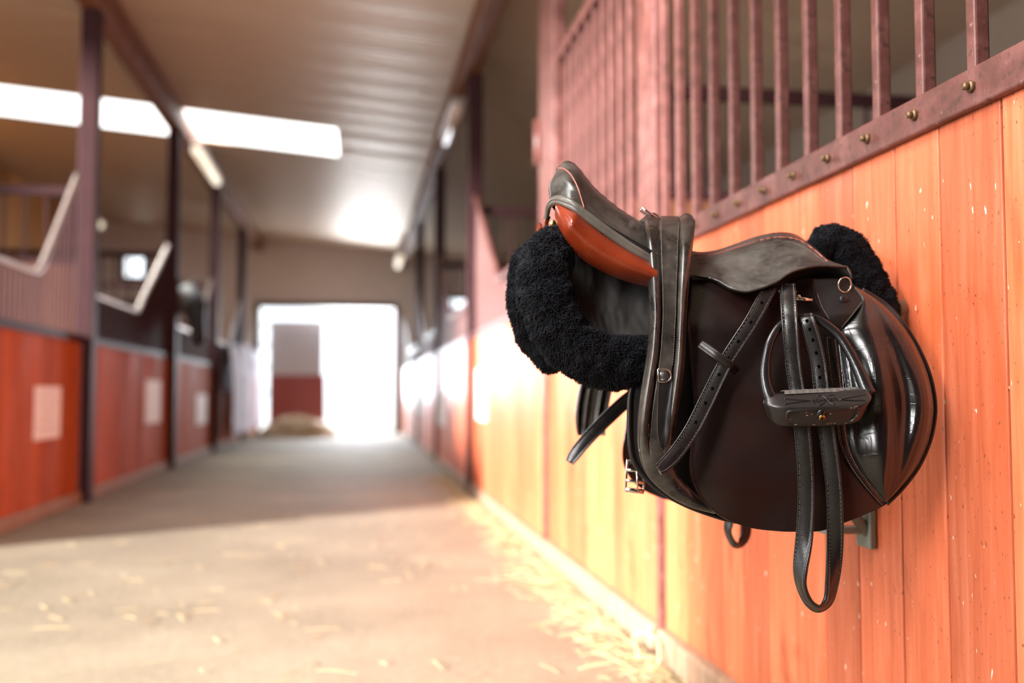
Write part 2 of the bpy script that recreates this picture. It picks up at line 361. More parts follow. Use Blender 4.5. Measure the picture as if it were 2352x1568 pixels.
# end wall with the doorway and two small windows
DX0, DX1, DZ = -2.10, 0.80, 2.76
wl = (-4.95, -4.5, 3.35, 3.85); wr = (1.98, 2.5, 2.45, 3.0)
b = MB(); t0, t1 = YE, YE + 0.25
b.box((-5.9, t0, 0), (wl[0], t1, 4.6)); b.box((wl[0], t0, 0), (wl[1], t1, wl[2])); b.box((wl[0], t0, wl[3]), (wl[1], t1, 4.6))
b.box((wl[1], t0, 0), (DX0, t1, 4.55)); b.box((DX0, t0, DZ), (DX1, t1, 4.3)); b.box((DX1, t0, 0), (wr[0], t1, 4.1))
b.box((wr[0], t0, 0), (wr[1], t1, wr[2])); b.box((wr[0], t0, wr[3]), (wr[1], t1, 4.0)); b.box((wr[1], t0, 0), (4.7, t1, 3.95))
b.build('wall_end', M['plaster'], kind='structure')
for n, w in ((2, wl), (3, wr)):
    b = MB()
    for (x0, z0, x1, z1) in ((w[0] - .05, w[2] - .05, w[0] + .02, w[3] + .05), (w[1] - .02, w[2] - .05, w[1] + .05, w[3] + .05), (w[0], w[2] - .05, w[1], w[2] + .02), (w[0], w[3] - .02, w[1], w[3] + .05)):
        b.box((x0, YE - .03, z0), (x1, YE - 0.002, z1))
    b.build('window_%d' % n, M['steel_dark'], kind='structure')
b = MB()
b.box((DX0 - .09, YE - .05, 0), (DX0, YE - .003, DZ + .1)); b.box((DX1, YE - .05, 0), (DX1 + .09, YE - .003, DZ + .1)); b.box((DX0, YE - .05, DZ), (DX1, YE - .003, DZ + .1))
b.build('door_1', M['steel_dark'], kind='structure')
# outer walls of the stalls
b = MB(); y = 6.4
while y < YE: b.box((-5.9, y, 0), (-5.8, min(YE, y + 0.19), roof(-5.8) + .01), tone=random.random()); y += 0.195
b.build('wall_left', M['wood_amber'], kind='structure')
b = MB(); y = -6.0
while y < YE: b.box((4.6, y, 0), (4.7, min(YE, y + 0.19), roof(4.6) + .01), tone=random.random()); y += 0.195
b.build('wall_right', M['taupe'], kind='structure')
# unseen walls around the camera: left one added against the sun, with a made-up pane, doorway beyond; back; dark right one
b = MB(); y = -5.98
while y < 0.8:
    y2 = min(0.9, y + 0.19); t_ = random.random()
    if -1.45 < y < -0.05: b.box((-2.4, y, 0), (-2.3, y2, 1.05), tone=t_); b.box((-2.4, y, 3.4), (-2.3, y2, roof(-2.3) - .005), tone=t_)
    else: b.box((-2.4, y, 0), (-2.3, y2, roof(-2.3) - .005), tone=t_)
    y += 0.195
b.build('wall_side', M['wood_dark'], kind='structure')  # unseen wall put here to keep direct sun off the saddle
b = MB(); b.box((-2.37, -1.5, 1.04), (-2.355, 0.05, 3.41)); b.build('window_4', M['skylight'], kind='structure')  # made-up glowing pane: feeds the leather highlights and stops sun in the opening
b = MB(); b.box((-2.4, -6.2, 0), (4.7, -6.0, 4.2)); b.build('wall_back', M['wood_dark'], kind='structure')
b = MB(); y = -5.98
while y < 1.2: b.box((1.0, y, 0), (1.06, min(1.245, y + 0.19), 3.6), tone=random.random()); y += 0.195
b.build('wall_near', M['steel_dark'], kind='structure')  # unseen wall added dark, so the knee roll reflects no orange
# purlin beams over the two post lines
for x0, x1, lab in ((-2.24, -2.06, 'long brown roof beam over the left-hand row of posts'), (0.90, 1.06, 'long brown roof beam over the right-hand row of posts')):
    b = MB(); z = roof(x0)
    b.box((x0, 0.5, roof(x0) - 0.27), (x1, YE, roof(x1) - 0.005), bev=0.01)
    o = b.build('roof_beam', M['wood_dark'], label=lab, category='beam', group='roof beams')
LPOST = [8.42, 12.15, 15.6, 19.2]
RPOST = [8.75, 12.55, 16.6]
nth = ['nearest', 'second', 'third', 'fourth']
for i, y in enumerate(LPOST):
    b = MB(); b.box((-2.23, y - .075, 0), (-2.09, y + .075, roof(-2.2) - .26), bev=.008)
    b.build('support_post', M['steel_dark'], label='%s dark maroon steel post of the left-hand row, reaching up to the roof beam' % nth[i], category='post', group='steel roof posts')
for i, y in enumerate(RPOST):
    b = MB(); b.box((0.96, y - .075, 0), (1.09, y + .075, roof(1.0) - .25), bev=.008)
    b.build('support_post', M['steel_dark'], label='%s maroon steel post of the right-hand row beyond the saddle' % nth[i], category='post', group='steel roof posts')

def planks(b, side_x, y0, y1, z0, z1, seams=None, t=0.03):
    """vertical tongue-and-groove boards, face towards the aisle at side_x"""
    d = t if side_x > 0 else -t
    ys = seams
    if ys is None:
        ys = [y0]
        while ys[-1] < y1 - 0.2: ys.append(ys[-1] + random.uniform(0.138, 0.168))
        ys.append(y1)
    for a, c in zip(ys, ys[1:]):
        g = 0.0019
        b.box((side_x, a + g, z0), (side_x + d, c - g, z1), tone=random.random(), bev=0.003)
def bar_mesh(x, y, z0, z1, w=0.026):
    b = MB(); b.box((x - w / 2, y - w / 2, z0), (x + w / 2, y + w / 2, z1), bev=0.004); return b
def copy_to(src, dv, parent=None):
    c = src.copy(); C.objects.link(c); c.location = src.location + Vector(dv)
    if parent: c.parent = parent
    return c

# ---- near stall front on the right, the one the saddle hangs on
near = thing('stall_front', (1.0, 2.0, 0), 'orange plank stall front with tall steel bars that the saddle rack is fixed to', 'stall front', 'stall fronts along the aisle')
b = MB(); planks(b, 1.0, 1.255, 3.17, 0.10, 1.335, [1.255, 1.412, 1.583, 1.728, 1.891, 2.035, 2.18, 2.345, 2.50, 2.65, 2.81, 2.96, 3.17])
b.build('board_panel', M['wood'], near)
b = MB(); b.box((0.965, 1.255, 0), (1.04, 3.17, 0.10), bev=.012); b.build('sill', M['old_wood'], near)
b = MB(); b.box((0.984, 1.25, 1.325), (1.042, 3.185, 1.392), bev=.004)
for k in range(12):
    y = 1.325 + 0.1535 * k
    b.box((0.993, y - .024, 1.386), (1.032, y + .024, 1.397), bev=.005)       # weld beads
b.build('bottom_rail', M['steel'], near)
bb = None
for k in range(-1, 12):
    y = 1.485 + 0.1535 * k
    if bb is None: b0y = y; bb = bar_mesh(1.013, y, 1.385, 2.58, 0.027).build('bar', M['steel'], near)
    else: copy_to(bb, (0, y - b0y, 0))
b = MB(); b.box((0.992, 1.25, 2.56), (1.034, 3.2, 2.62), bev=.004); b.build('top_rail', M['steel'], near)
bb = None
for k in range(-1, 11):
    y = 1.461 + 0.1672 * k
    if bb is None:
        b = MB(); b.tube([(0.985, y, 1.359), (0.9775, y, 1.359)], 0.0105, 6); b.tube([(0.979, y, 1.359), (0.968, y, 1.359)], 0.0062, 8)
        bb = b.build('bolt', M['bolt'], near); b0y = y
    else: copy_to(bb, (0, y - b0y, 0))
b = MB(); b.box((0.972, 3.17, 1.39), (1.03, 3.36, 3.6), bev=.006); b.box((0.99, 3.18, 0.0), (1.03, 3.23, 1.40)); b.build('jamb', M['steel'], near)

# ---- stall door between the two jambs
door = thing('stall_door', (1.0, 4.1, 0), 'stall door with close-set pink-lit bars above planks, directly beyond the saddle', 'stall door')
b = MB(); planks(b, 1.0, 3.24, 5.19, 0.10, 1.335); b.build('board_panel', M['wood'], door)
b = MB(); b.box((0.965, 3.24, 0), (1.04, 5.19, 0.10), bev=.012); b.build('sill', M['old_wood'], door)
b = MB(); b.box((0.986, 3.37, 1.325), (1.042, 4.84, 1.39), bev=.004); b.build('bottom_rail', M['steel'], door)
b = MB(); b.box((0.986, 3.37, 2.54), (1.042, 4.84, 2.60), bev=.004); b.build('top_rail', M['steel'], door)
bb = None
for k in range(10):
    y = 3.45 + 0.14 * k
    if bb is None: b0y = y; bb = bar_mesh(1.013, y, 1.385, 2.55, 0.027).build('bar', M['steel'], door)
    else: copy_to(bb, (0, y - b0y, 0))
b = MB(); b.box((0.965, 4.85, 1.39), (1.03, 5.26, 3.55), bev=.006); b.box((0.985, 5.2, 0.0), (1.03, 5.26, 1.40)); jm = b.build('jamb', M['steel'], door)
b = MB(); b.tube([(0.955, 5.24, 2.10), (0.955, 5.24, 2.34)], 0.022, 10); b.build('hinge', M['steel'], door)

# ---- the other stall fronts: planks below, barred grille with a yoke cut-out above
def stall(side, y0, y1, label, zb, low_bars, wood_m='wood', fill=0.075, steel='steel_dark', yoke='galv', sill=True):
    X = XL if side < 0 else XR
    xi = X - 0.015 if side < 0 else X + 0.015
    t = thing('stall_front', (X, (y0 + y1) / 2, 0), label, 'stall front', 'stall fronts along the aisle')
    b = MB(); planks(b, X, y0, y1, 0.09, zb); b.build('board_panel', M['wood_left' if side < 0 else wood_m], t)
    b = MB(); b.box((X - .03, y0, 0), (X + .03, y1, 0.09), bev=.01); b.build('sill', M['old_wood'], t)
    b = MB(); b.box((xi - .025, y0, zb), (xi + .025, y1, zb + .06), bev=.004); b.build('bottom_rail', M[steel], t)
    zl, zh = 1.68, 2.56; yr0, yr1 = y0 + 0.52 * (y1 - y0), y1 - 0.22
    def ztop(y):
        if y < yr0: return zl
        return zl + (zh - zl) * min(1, (y - yr0) / (yr1 - yr0))
    xy = xi + 0.02 * (1 if side < 0 else -1)
    b = MB(); P = cr([(xy, y0 + .08, zl), (xy, yr0 - .3, zl), (xy, yr0, zl + .02), (xy, yr0 + .15, zl + .12), (xy, yr1, zh)], 26)
    b.tube([(p[0], p[1], p[2]) for p in P], 0.024, 10); b.build('yoke_rail', M[yoke], t)
    if side < 0 and y0 > 15:
        b = MB(); b.tube([(X + .17, y0 + .1, 1.40), (X + .17, min(y1, 21.2), 1.40)], 0.02, 8)
        for y in (y0 + .15, min(y1, 21.2) - .05): b.tube([(X + .17, y, 1.40), (X, y, 1.30)], 0.015, 8)
        b.build('blanket_rail', M['steel_dark'], t)
    n = int((y1 - y0 - .2) / fill)
    for k in range(n):
        y = y0 + 0.1 + fill * (k + .5)
        bar_mesh(xi, y, zb + .055, ztop(y), 0.02).build('bar', M[steel], t)
    return t
E_ = 'end door'
stall(-1, 5.95, 8.33, 'nearest stall front on the left, deep orange planks under dark bars and a bent rail', 1.27, True, fill=0.10)
stall(-1, 8.5, 12.06, 'left stall front with a rising pale steel rail, just before the horse', 1.27, True, fill=0.10)
hs = stall(-1, 12.24, 15.5, 'left stall front the black horse looks out over', 1.27, True, fill=0.12)
stall(-1, 15.7, 19.1, 'left stall front beyond the horse, with pale blankets on a rail before it', 1.27, True, fill=0.12)
stall(-1, 19.3, YE - .06, 'farthest stall front on the left, next to the straw heap', 1.27, True, fill=0.12)
stall(1, 5.28, 8.66, 'sunlit stall front with a large notice, just beyond the barred door on the right', 1.335, True, fill=0.055, steel='steel', yoke='steel')
stall(1, 8.84, 12.46, 'second sunlit stall front on the right beyond the saddle', 1.335, True, fill=0.10, steel='steel', yoke='steel')
stall(1, 12.64, 16.5, 'third stall front on the right beyond the saddle, in the middle of the row', 1.335, True, fill=0.12, steel='steel', yoke='steel')
stall(1, 16.7, YE - .06, 'farthest stall front on the right, beside the bright end doorway', 1.335, True, fill=0.14, steel='steel', yoke='steel')

# ---- partitions between the stalls
def partition(side, y, label, bars=True):
    xa, xb = ((-5.78, XL - .08) if side < 0 else (XR + .1, 4.58))
    t = thing('stall_partition', ((xa + xb) / 2, y, 0), label, 'partition', 'stall partitions')
    b = MB(); x = xa
    while x < xb - .01:
        x2 = min(xb, x + .15); b.box((x + .001, y - .02, 0.0), (x2 - .001, y + .02, 1.9), tone=random.random()); x = x2
    b.build('board_panel', M['wood_dark'], t)
    b = MB(); b.box((xa, y - .025, 1.9), (xb, y + .025, 1.95)); b.build('rail', M['steel_dark'], t)
    b = MB(); b.box((xa, y - .025, 2.46), (xb, y + .025, 2.53)); b.build('rail', M['steel_dark'], t)
    n = int((xb - xa) / .16); bb = None
    for k in range(n):
        x = xa + .1 + .16 * k
        if bb is None: bb = bar_mesh(x, y, 1.93, 2.47, .02).build('bar', M['steel_dark'], t); x0 = x
        else: copy_to(bb, (x - x0, 0, 0))
    return t
partition(1, 5.12, 'dark stall partition with a top rail seen through the near bars')
partition(1, 8.76, 'barred partition behind the second right-hand stall, left of the barred door')
partition(1, 12.56, 'far partition behind the third right-hand stall')
partition(-1, 8.43, 'partition between the two nearest left-hand stalls')
partition(-1, 12.16, 'partition behind the rising pale rail on the left')
partition(-1, 15.6, 'partition behind the horse')

# ---- notices pinned to the planks
def notice(X, y, z, h, w, label, lines):
    b = MB(); s = 1 if X < 0 else -1
    x = X + s * 0.006
    b.box((X + s * .001, y - w / 2, z - h / 2), (x, y + w / 2, z + h / 2))
    for k in range(lines):
        zz = z + h * (0.36 - 0.68 * k / max(1, lines - 1)); ww = w * random.uniform(0.25, 0.36)
        b.box((x, y - ww, zz - h * .018), (x + s * .0006, y + ww, zz + h * .018), 1)
    return b.build('notice', [M['paper'], M['ink']], label=label, category='notice', group='paper notices on the stall fronts')
notice(XL, 7.50, 0.73, 0.37, 0.60, 'notice on the deep orange planks of the nearest left stall', 5)
notice(XL, 11.2, 0.78, 0.46, 0.80, 'notice on the left planks below the rising pale rail', 0)
notice(XL, 14.6, 0.65, 0.42, 0.90, 'notice on the left planks below the horse', 0)
notice(XR, 8.05, 0.86, 0.42, 0.62, 'large bright notice on the sunlit right planks, nearest the saddle', 0)
notice(XR, 11.8, 0.69, 0.40, 0.9, 'middle notice of the right-hand planks', 0)
notice(XR, 15.8, 0.76, 0.40, 1.1, 'smallest-looking notice on the right planks, nearest the end door', 0)

# ---- strip lamps under the beams
def lamp(x, y, z, L, label, lit):
    t = thing('strip_lamp', (x, y, z), label, 'lamp', 'strip lamps under the roof beams')
    b = MB(); b.box((x - .07, y - L / 2, z + .04), (x + .07, y + L / 2, z + .10), bev=.01); b.build('housing', M['galv'], t)
    b = MB(); b.tube([(x, y - L / 2 + .02, z), (x, y + L / 2 - .02, z)], 0.055, 10); b.build('cover', M['lamp' if lit else 'lamp_off'], t)
lamp(-2.0, 13.6, 3.88, 1.9, 'glowing strip lamp under the left beam below the skylight', True)
lamp(0.94, 10.0, 3.60, 1.3, 'dull strip lamp under the right beam before its second post', False)
lamp(0.84, 20.6, 3.60, 1.5, 'glowing strip lamp under the right beam near the end wall', True)
lamp(-4.6, 18.5, 3.9, 0.6, 'small dim lamp over the stalls left of the second post', True)

# ---- end door leaf outside the opening, straw heap, blankets
t = thing('sliding_door', (-1.2, YE + .55, 0), 'half-open door leaf with grey upper and dark red lower panel in the end doorway', 'door')
b = MB(); b.box((-1.93, YE + .50, 1.28), (-0.76, YE + .56, 2.50), bev=.01); b.build('upper_panel', M['grey_panel'], t)
b = MB(); b.box((-1.93, YE + .48, 0.02), (-0.70, YE + .58, 1.28), bev=.01); b.build('lower_panel', M['red_panel'], t)
for z in (0.9, 1.45, 1.95, 2.4):
    b = MB(); b.box((-2.10, YE + .52, z - .02), (-1.87, YE + .54, z + .02)); b.build('hinge_strap', M['steel_dark'], t)
def heap(name, cx, cy, rx, ry, h, mat, seed):
    b = MB(); G = []; R_ = 16; S = 40
    for i in range(R_ + 1):
        r = i / R_; row = []
        for k in range(S + 1):
            a = 2 * math.pi * k / S; x = cx + rx * r * math.cos(a); y = cy + ry * r * math.sin(a)
            z = h * (1 - r ** 2.2) * (0.75 + 0.7 * noise.noise((x * 2.2 + seed, y * 2.2, 0))) + 0.05 * (1 - r) * noise.noise((x * 9, y * 9, seed))
            row.append(Vector((x, y, max(0.0, z))))
        G.append(row)
    b.grid(G); return b
b = heap('straw_heap', -1.2, 20.7, 0.86, 0.8, 0.45, None, 3)
for k in range(500):
    a = random.uniform(0, 6.28); r = math.sqrt(random.random()) * 1.0; x = -1.2 + .78 * r * math.cos(a); y = 20.7 + .8 * r * math.sin(a)
    z = 0.38 * (1 - r * r) + .02; d = Vector((random.uniform(-1, 1), random.uniform(-1, 1), random.uniform(-.15, .35))).normalized() * random.uniform(.08, .16)
    b.tube([Vector((x, y, z)) - d, Vector((x, y, z + .015)), Vector((x, y, z)) + d], 0.006, 3, cap=False)
b.build('straw_heap', M['hay'], kind='stuff', label='low heap of straw on the floor in front of the end door leaf', category='straw')
def blanket(y, w, h, lab, mat, X=XL + 0.17):  # long pale drop stands in for the door-lit boards behind it
    b = MB(); G = []; n = 18
    prof = [(-.10, .95), (-.085, 1.25), (-.07, 1.36), (-.03, 1.36 + h), (.03, 1.36 + h), (.075, 1.34), (.09, 1.2), (.10, 0.75), (.105, 0.24)]
    P = cr(prof, 22)
    for i in range(n + 1):
        yy = y - w / 2 + w * i / n
        G.append([Vector((X + p[0] + .02 * noise.noise((yy * 6, p[1] * 5, 1)), yy, p[1] + .03 * noise.noise((yy * 5, p[0] * 20, 4)))) for p in P])
    b.grid(G, thick=0.02, off=(0, 0, -1)); o = b.build('horse_blanket', mat, label=lab, category='blanket', group='blankets on the left rail')
blanket(16.75, 1.5, .30, 'long pale blanket hung on the left rail, nearest the horse', M['blanket'])
blanket(18.35, 1.35, .38, 'long pale blanket on the left rail, middle one of the three', M['blanket'])
blanket(20.2, 1.5, .36, 'long pale blanket on the left rail, nearest the straw heap', M['blanket'])

# ---- loose straw along the foot of the right-hand wall and over the aisle
b = MB()
for k in range(2600):
    near_wall = random.random() < 0.85
    y = 1.5 + 9 * random.random() ** 1.5
    x = (0.96 - abs(random.gauss(0, 0.10))) if near_wall else random.uniform(-1.9, 0.9)
    z = 0.004 + (0.02 * random.random() if near_wall else 0.002)
    a = random.uniform(0, 6.28); L = random.uniform(.015, .07); d = Vector((math.cos(a) * L, math.sin(a) * L, random.uniform(0, .012) if near_wall else 0.001))
    p = Vector((x, y, z))
    if p.x + abs(d.x) > .955: p.x = min(p.x, .95); d.x *= 0.1
    b.tube([p - d, p + Vector((0, 0, .004)), p + d], random.uniform(.0008, .0017), 3, cap=False)
b.build('loose_straw', M['straw'], kind='stuff', label='loose straw scattered over the floor along the foot of the right wall', category='straw')
b = MB(); P = cr([(0.93, 3.02, .03), (0.955, 3.1, .07), (0.95, 3.2, .075), (0.93, 3.3, .045), (0.9, 3.12, .02)], 30)
b.tube(P, 0.006, 6); b.build('straw_wisp', M['straw'], label='thick curled straw stalk at the foot of the near plank wall', category='straw')
# ================================================================== THE SADDLE
YC = 1.76                                              # mid-plane of the saddle; its near side faces the camera
class Surf:
    def __init__(s, G): s.G = G; s.pr = [[proj(p) for p in r] for r in G]
    def near(s, px, py):
        best = None
        for i, r in enumerate(s.pr):
            for j, q in enumerate(r):
                d = (q[0] - px) ** 2 + (q[1] - py) ** 2
                if best is None or d < best[0]: best = (d, i, j)
        return best[1], best[2]
    def on(s, px, py, off=0.0):
        i, j = s.near(px, py); p = s.G[i][j]; n = s.normal(i, j)
        d = ray(px, py); den = d.dot(n)
        if abs(den) < 0.25 * d.length: return atY(px, py, p.y - off)
        t = (p + n * off - CAM).dot(n) / den; q = CAM + d * t
        return q if (q - p).length < 0.02 else atY(px, py, p.y - off)
    def normal(s, i, j):
        G = s.G; a = G[min(i + 1, len(G) - 1)][j] - G[max(i - 1, 0)][j]; b = G[i][min(j + 1, len(G[0]) - 1)] - G[i][max(j - 1, 0)]
        n = a.cross(b)
        if n.length < 1e-12: return Vector((0, -1, 0))
        n.normalize(); return n if n.dot(CAM - G[i][j]) > 0 else -n
    def smooth_y(s, it=1): pass
def sheet(L, R, nv, nu, depth):
    A = cr(L, nv); B = cr(R, nv); G = []
    for i in range(nv):
        v = i / (nv - 1); row = []
        for j in range(nu):
            u = j / (nu - 1); px = A[i][0] + (B[i][0] - A[i][0]) * u; py = A[i][1] + (B[i][1] - A[i][1]) * u
            row.append(atY(px, py, depth(u, v, px, py)))
        G.append(row)
    return Surf(G)
def patch(rows, nv, nu):
    rr = [cru(r, nu) for r in rows]; G = []
    cols = [cru([r[j] for r in rr], nv) for j in range(nu)]
    return Surf([[atY(*cols[j][i]) for j in range(nu)] for i in range(nv)])
def lerpf(pts):
    def f(x):
        if x <= pts[0][0]: return pts[0][1]
        for (a, y0), (c, y1) in zip(pts, pts[1:]):
            if x <= c:
                t = (x - a) / (c - a); t = t * t * (3 - 2 * t); return y0 + (y1 - y0) * t
        return pts[-1][1]
    return f
def stitches(b, P, nrm, pitch=0.0042, ln=0.0027, w=0.0009, mi=0):
    """dashes of thread along 3D points P, lying along the path on the side nrm points to"""
    acc = 0; 
    for a, c in zip(P, P[1:]):
        d = c - a; L = d.length
        if L < 1e-6: continue
        d /= L; pos = -acc
        while pos + pitch <= L:
            pos += pitch; o = a + d * pos
            s = d.cross(nrm); s.normalize(); n = s.cross(d)
            q = [o - d * ln / 2 - s * w / 2, o + d * ln / 2 - s * w / 2, o + d * ln / 2 + s * w / 2, o - d * ln / 2 + s * w / 2]
            h = n * (0.0006 if n.dot(nrm) > 0 else -0.0006)
            b.add([x for x in q] + [x + h for x in q], [(4, 5, 6, 7), (0, 1, 5, 4), (1, 2, 6, 5), (2, 3, 7, 6), (3, 0, 4, 7)], mi)
        acc = L - pos
def stitch_on(b, S, pix, n=60, off=0.0006, **k):
    P = [S.on(p[0], p[1], off) for p in cr(pix, n)]
    stitches(b, P, Vector((0, -1, 0)), **k)
def ribbon(b, ctrl, n, th=0.0042, mi=0, crown=0.0012, edge=None):
    """leather strap; ctrl = (px, py, Y, width in px, turn of the strap about its length in degrees)"""
    Cc = cru(ctrl, n); P = [atY(c[0], c[1], c[2]) for c in Cc]; prof = []
    for u, h in ((-1, -.5), (-1, .25), (-.93, .5), (-.80, .5), (-.76, .36), (-.5, .5), (0, .5), (.5, .5), (.76, .36), (.80, .5), (.93, .5), (1, .25), (1, -.5)): prof.append((u, h))
    rows = []; back = []; frames = []
    for i in range(n):
        t = P[min(i + 1, n - 1)] - P[max(i - 1, 0)]; t.normalize()
        vdir = (P[i] - CAM).normalized(); side = t.cross(vdir); side.normalize(); nrm = side.cross(t); 
        if nrm.dot(vdir) > 0: nrm = -nrm
        a = math.radians(Cc[i][4]); s2 = side * math.cos(a) + nrm * math.sin(a); n2 = nrm * math.cos(a) - side * math.sin(a)
        scale = (P[i] - CAM).dot(_F) / FPX; hw = Cc[i][3] * scale / 2
        row = [P[i] + s2 * (hw * u) + n2 * (th * h + crown * (1 - u * u)) for u, h in prof]
        rows.append(row); frames.append((P[i], s2, n2, hw, t))
    k = len(prof); vs = [p for r in rows for p in r]; fs = []
    for i in range(n - 1):
        for j in range(k):
            j2 = (j + 1) % k; fs.append((i * k + j, i * k + j2, (i + 1) * k + j2, (i + 1) * k + j))
    fs.append(tuple(range(k))); fs.append(tuple((n - 1) * k + j for j in reversed(range(k))))
    b.add(vs, fs, mi, smooth=True)
    return frames
def ribbon_stitch(b, fr, inset=0.004, lift=0.0026, pitch=0.0042, sides=(-1, 1)):
    for s in sides:
        prev = None
        P = [f[0] + f[1] * (s * (f[3] - inset)) + f[2] * lift for f in fr]
        # follow the strap's own normal section by section
        acc = 0.0
        for i in range(len(P) - 1):
            stitches(b, [P[i], P[i + 1]], fr[i][2], pitch=min(pitch, max(.0012, (P[i + 1] - P[i]).length * .999)), ln=.0026)
def holes(b, fr, idx, mi, r=0.0026, lift=0.0034):
    for i in idx:
        p, s, n, hw, t = fr[i]; c = p + n * lift; vs = [c + (t * math.cos(a) * r * 1.25 + s * math.sin(a) * r) for a in [2 * math.pi * k / 10 for k in range(10)]]
        b.add(vs + [x - n * 0.002 for x in vs], [tuple(range(10))] + [(k, (k + 1) % 10, (k + 1) % 10 + 10, k + 10) for k in range(10)], mi)
def mirror(G): return [[Vector((p.x, 2 * YC - p.y, p.z)) for p in r] for r in G]
YAX = Vector((0, 1, 0))

saddle = thing('saddle', (0.62, YC, 1.0), 'black and brown leather riding saddle hung on the orange plank wall', 'saddle')
# ---- flap
fL = [(1586, 636), (1583, 700), (1580, 740), (1590, 850), (1596, 925), (1592, 1000), (1586, 1065), (1594, 1112), (1620, 1155), (1660, 1188), (1720, 1211), (1790, 1220), (1840, 1221)]
fR = [(1935, 636), (1995, 672), (2038, 703), (2076, 746), (2110, 800), (2136, 862), (2149, 925), (2146, 975), (2134, 1022), (2109, 1075), (2073, 1122), (2036, 1157), (1990, 1180), (1940, 1200), (1890, 1218), (1845, 1222)]
fv = lerpf([(0, 1.605), (.22, 1.562), (.5, 1.543), (.8, 1.535), (1, 1.545)])
def fdepth(u, v, px, py):
    vv = (py - 636) / 585.0
    y = fv(vv) + 0.018 * max(0, (px - 1960) / 190) ** 2 + 0.012 * max(0, (1700 - px) / 115) ** 2
    tt = min(1, max(0, (px - 1850) / 95)); y -= 0.010 * tt * tt * (3 - 2 * tt)
    y += 0.003 * math.sin(px * .021 + py * .012) * min(1, max(0, (1900 - px) / 150))
    return y
FL = sheet(fL, fR, 90, 70, fdepth)
b = MB(); b.grid(FL.G, thick=0.0045, off=YAX)
flap = b.build('flap', M['flap_l'], saddle)
b = MB(); b.grid([[p + YAX * 0.0 for p in r] for r in mirror(FL.G)], thick=0.0045, off=-YAX); b.build('flap', M['flap_l'], saddle)
# ---- padded knee roll with its rolled edge
kL = [(1945, 655), (1972, 690), (1945, 735), (1928, 762), (1928, 800), (1936, 860), (1944, 920), (1944, 980), (1950, 1030), (1972, 1078), (2005, 1122), (2034, 1154)]
kR = [(1950, 650), (1996, 674), (2038, 705), (2075, 747), (2108, 800), (2133, 862), (2145, 925), (2142, 975), (2130, 1022), (2105, 1075), (2070, 1120), (2036, 1156)]
kprof0 = lerpf([(0, 0), (.06, .008), (.46, .041), (.52, .041), (.62, .026), (.68, .025), (.84, .041), (.91, .042), (.968, .027), (1, 0)])
def kprof(u): return .5 * (kprof0(max(0, u - .03)) + kprof0(min(1, u + .03))) if .03 < u < .97 else kprof0(u)
def kdepth(u, v, px, py):
    ev = max(0.0, math.sin(math.pi * v)) ** 0.5
    k = math.exp(-((v - .55) / .34) ** 2)                # a valley between the pad and its rim in the lower half
    a = kprof(u) * k + 0.034 * (max(0.0, math.sin(math.pi * u)) ** 0.62) * (1 - k)
    return fdepth(u, v, px, py) - 0.002 - a * ev * (1 + .10 * math.sin(v * 16 + 3 * u) * math.sin(math.pi * u))
KN = sheet(kL, kR, 90, 60, kdepth)
b = MB(); b.grid(KN.G, thick=0.002, off=YAX); b.build('knee_roll', M['knee_l'], saddle, label='padded creased black knee roll')
b = MB(); P = [FL.on(p[0], p[1], 0.001) for p in cr([(1980, 664), (2038, 702), (2076, 745), (2110, 799), (2136, 861), (2148, 925), (2145, 975), (2133, 1022), (2108, 1075), (2072, 1122), (2037, 1157)], 90)]
b.tube(P, 0.0034, 8); b.build('edge_piping', M['black_l'], saddle)
# ---- seam band beside the knee roll, double stitched
bl = [(1893, 770), (1899, 830), (1908, 890), (1920, 960), (1930, 1020), (1950, 1070), (1985, 1118), (2022, 1160)]
br = [(1926, 775), (1932, 830), (1938, 890), (1943, 960), (1950, 1015), (1972, 1068), (2006, 1115), (2038, 1150)]
BD = sheet(bl, br, 70, 8, lambda u, v, px, py: fdepth(u, v, px, py) - 0.0035 - 0.0015 * math.sin(math.pi * u))
b = MB(); b.grid(BD.G, thick=0.003, off=YAX); band = b.build('seam_band', M['knee_l'], saddle)
b = MB()
for o in (6, 24):
    stitch_on(b, BD, [(x0 + (x1 - x0) * o / 32, y0 + (y1 - y0) * o / 32) for (x0, y0), (x1, y1) in zip(bl, br)], 70, 0.0007)
b.build('stitching', M['thread'], band)
# ---- point pocket (leather patch under the skirt), D-ring and stud
pk = sheet([(1868, 640), (1872, 670), (1884, 705), (1902, 735), (1922, 756)], [(1952, 640), (1968, 664), (1984, 690), (1960, 722), (1930, 758)], 24, 14, lambda u, v, px, py: fdepth(u, v, px, py) - 0.016 * min(1, 3 * max(0, 1 - v)) - .006)
b = MB(); b.grid(pk.G, thick=0.004, off=YAX); pock = b.build('point_pocket', M['black_l'], saddle)
b = MB(); stitch_on(b, pk, [(1980, 692), (1957, 722), (1932, 752)], 20); stitch_on(b, pk, [(1876, 672), (1888, 705), (1906, 735)], 20); b.build('stitching', M['thread'], pock)
b = MB(); c = pk.on(1938, 688, 0.001); b.sphere(c, (.0085, .004, .0075)); b.build('stud', M['black_l'], saddle)
b = MB(); c = pk.on(1940, 654, 0.006)
b.tube([c + Vector((.0115 * math.cos(a), -.002 * math.sin(a), .0125 * math.sin(a))) for a in [2 * math.pi * k / 28 for k in range(28)]], 0.0014, 8, closed=True); b.build('dee_ring', M['chrome'], saddle)
# ---- stirrup bar
b = MB(); b.tube([atY(1788, 668, 1.566), atY(1829, 671, 1.562)], .0028, 8); b.tube([atY(1828, 684, 1.556), atY(1864, 690, 1.556)], .004, 8); b.sphere(atY(1834, 681, 1.553), .004)
b.build('stirrup_bar', M['chrome'], saddle)

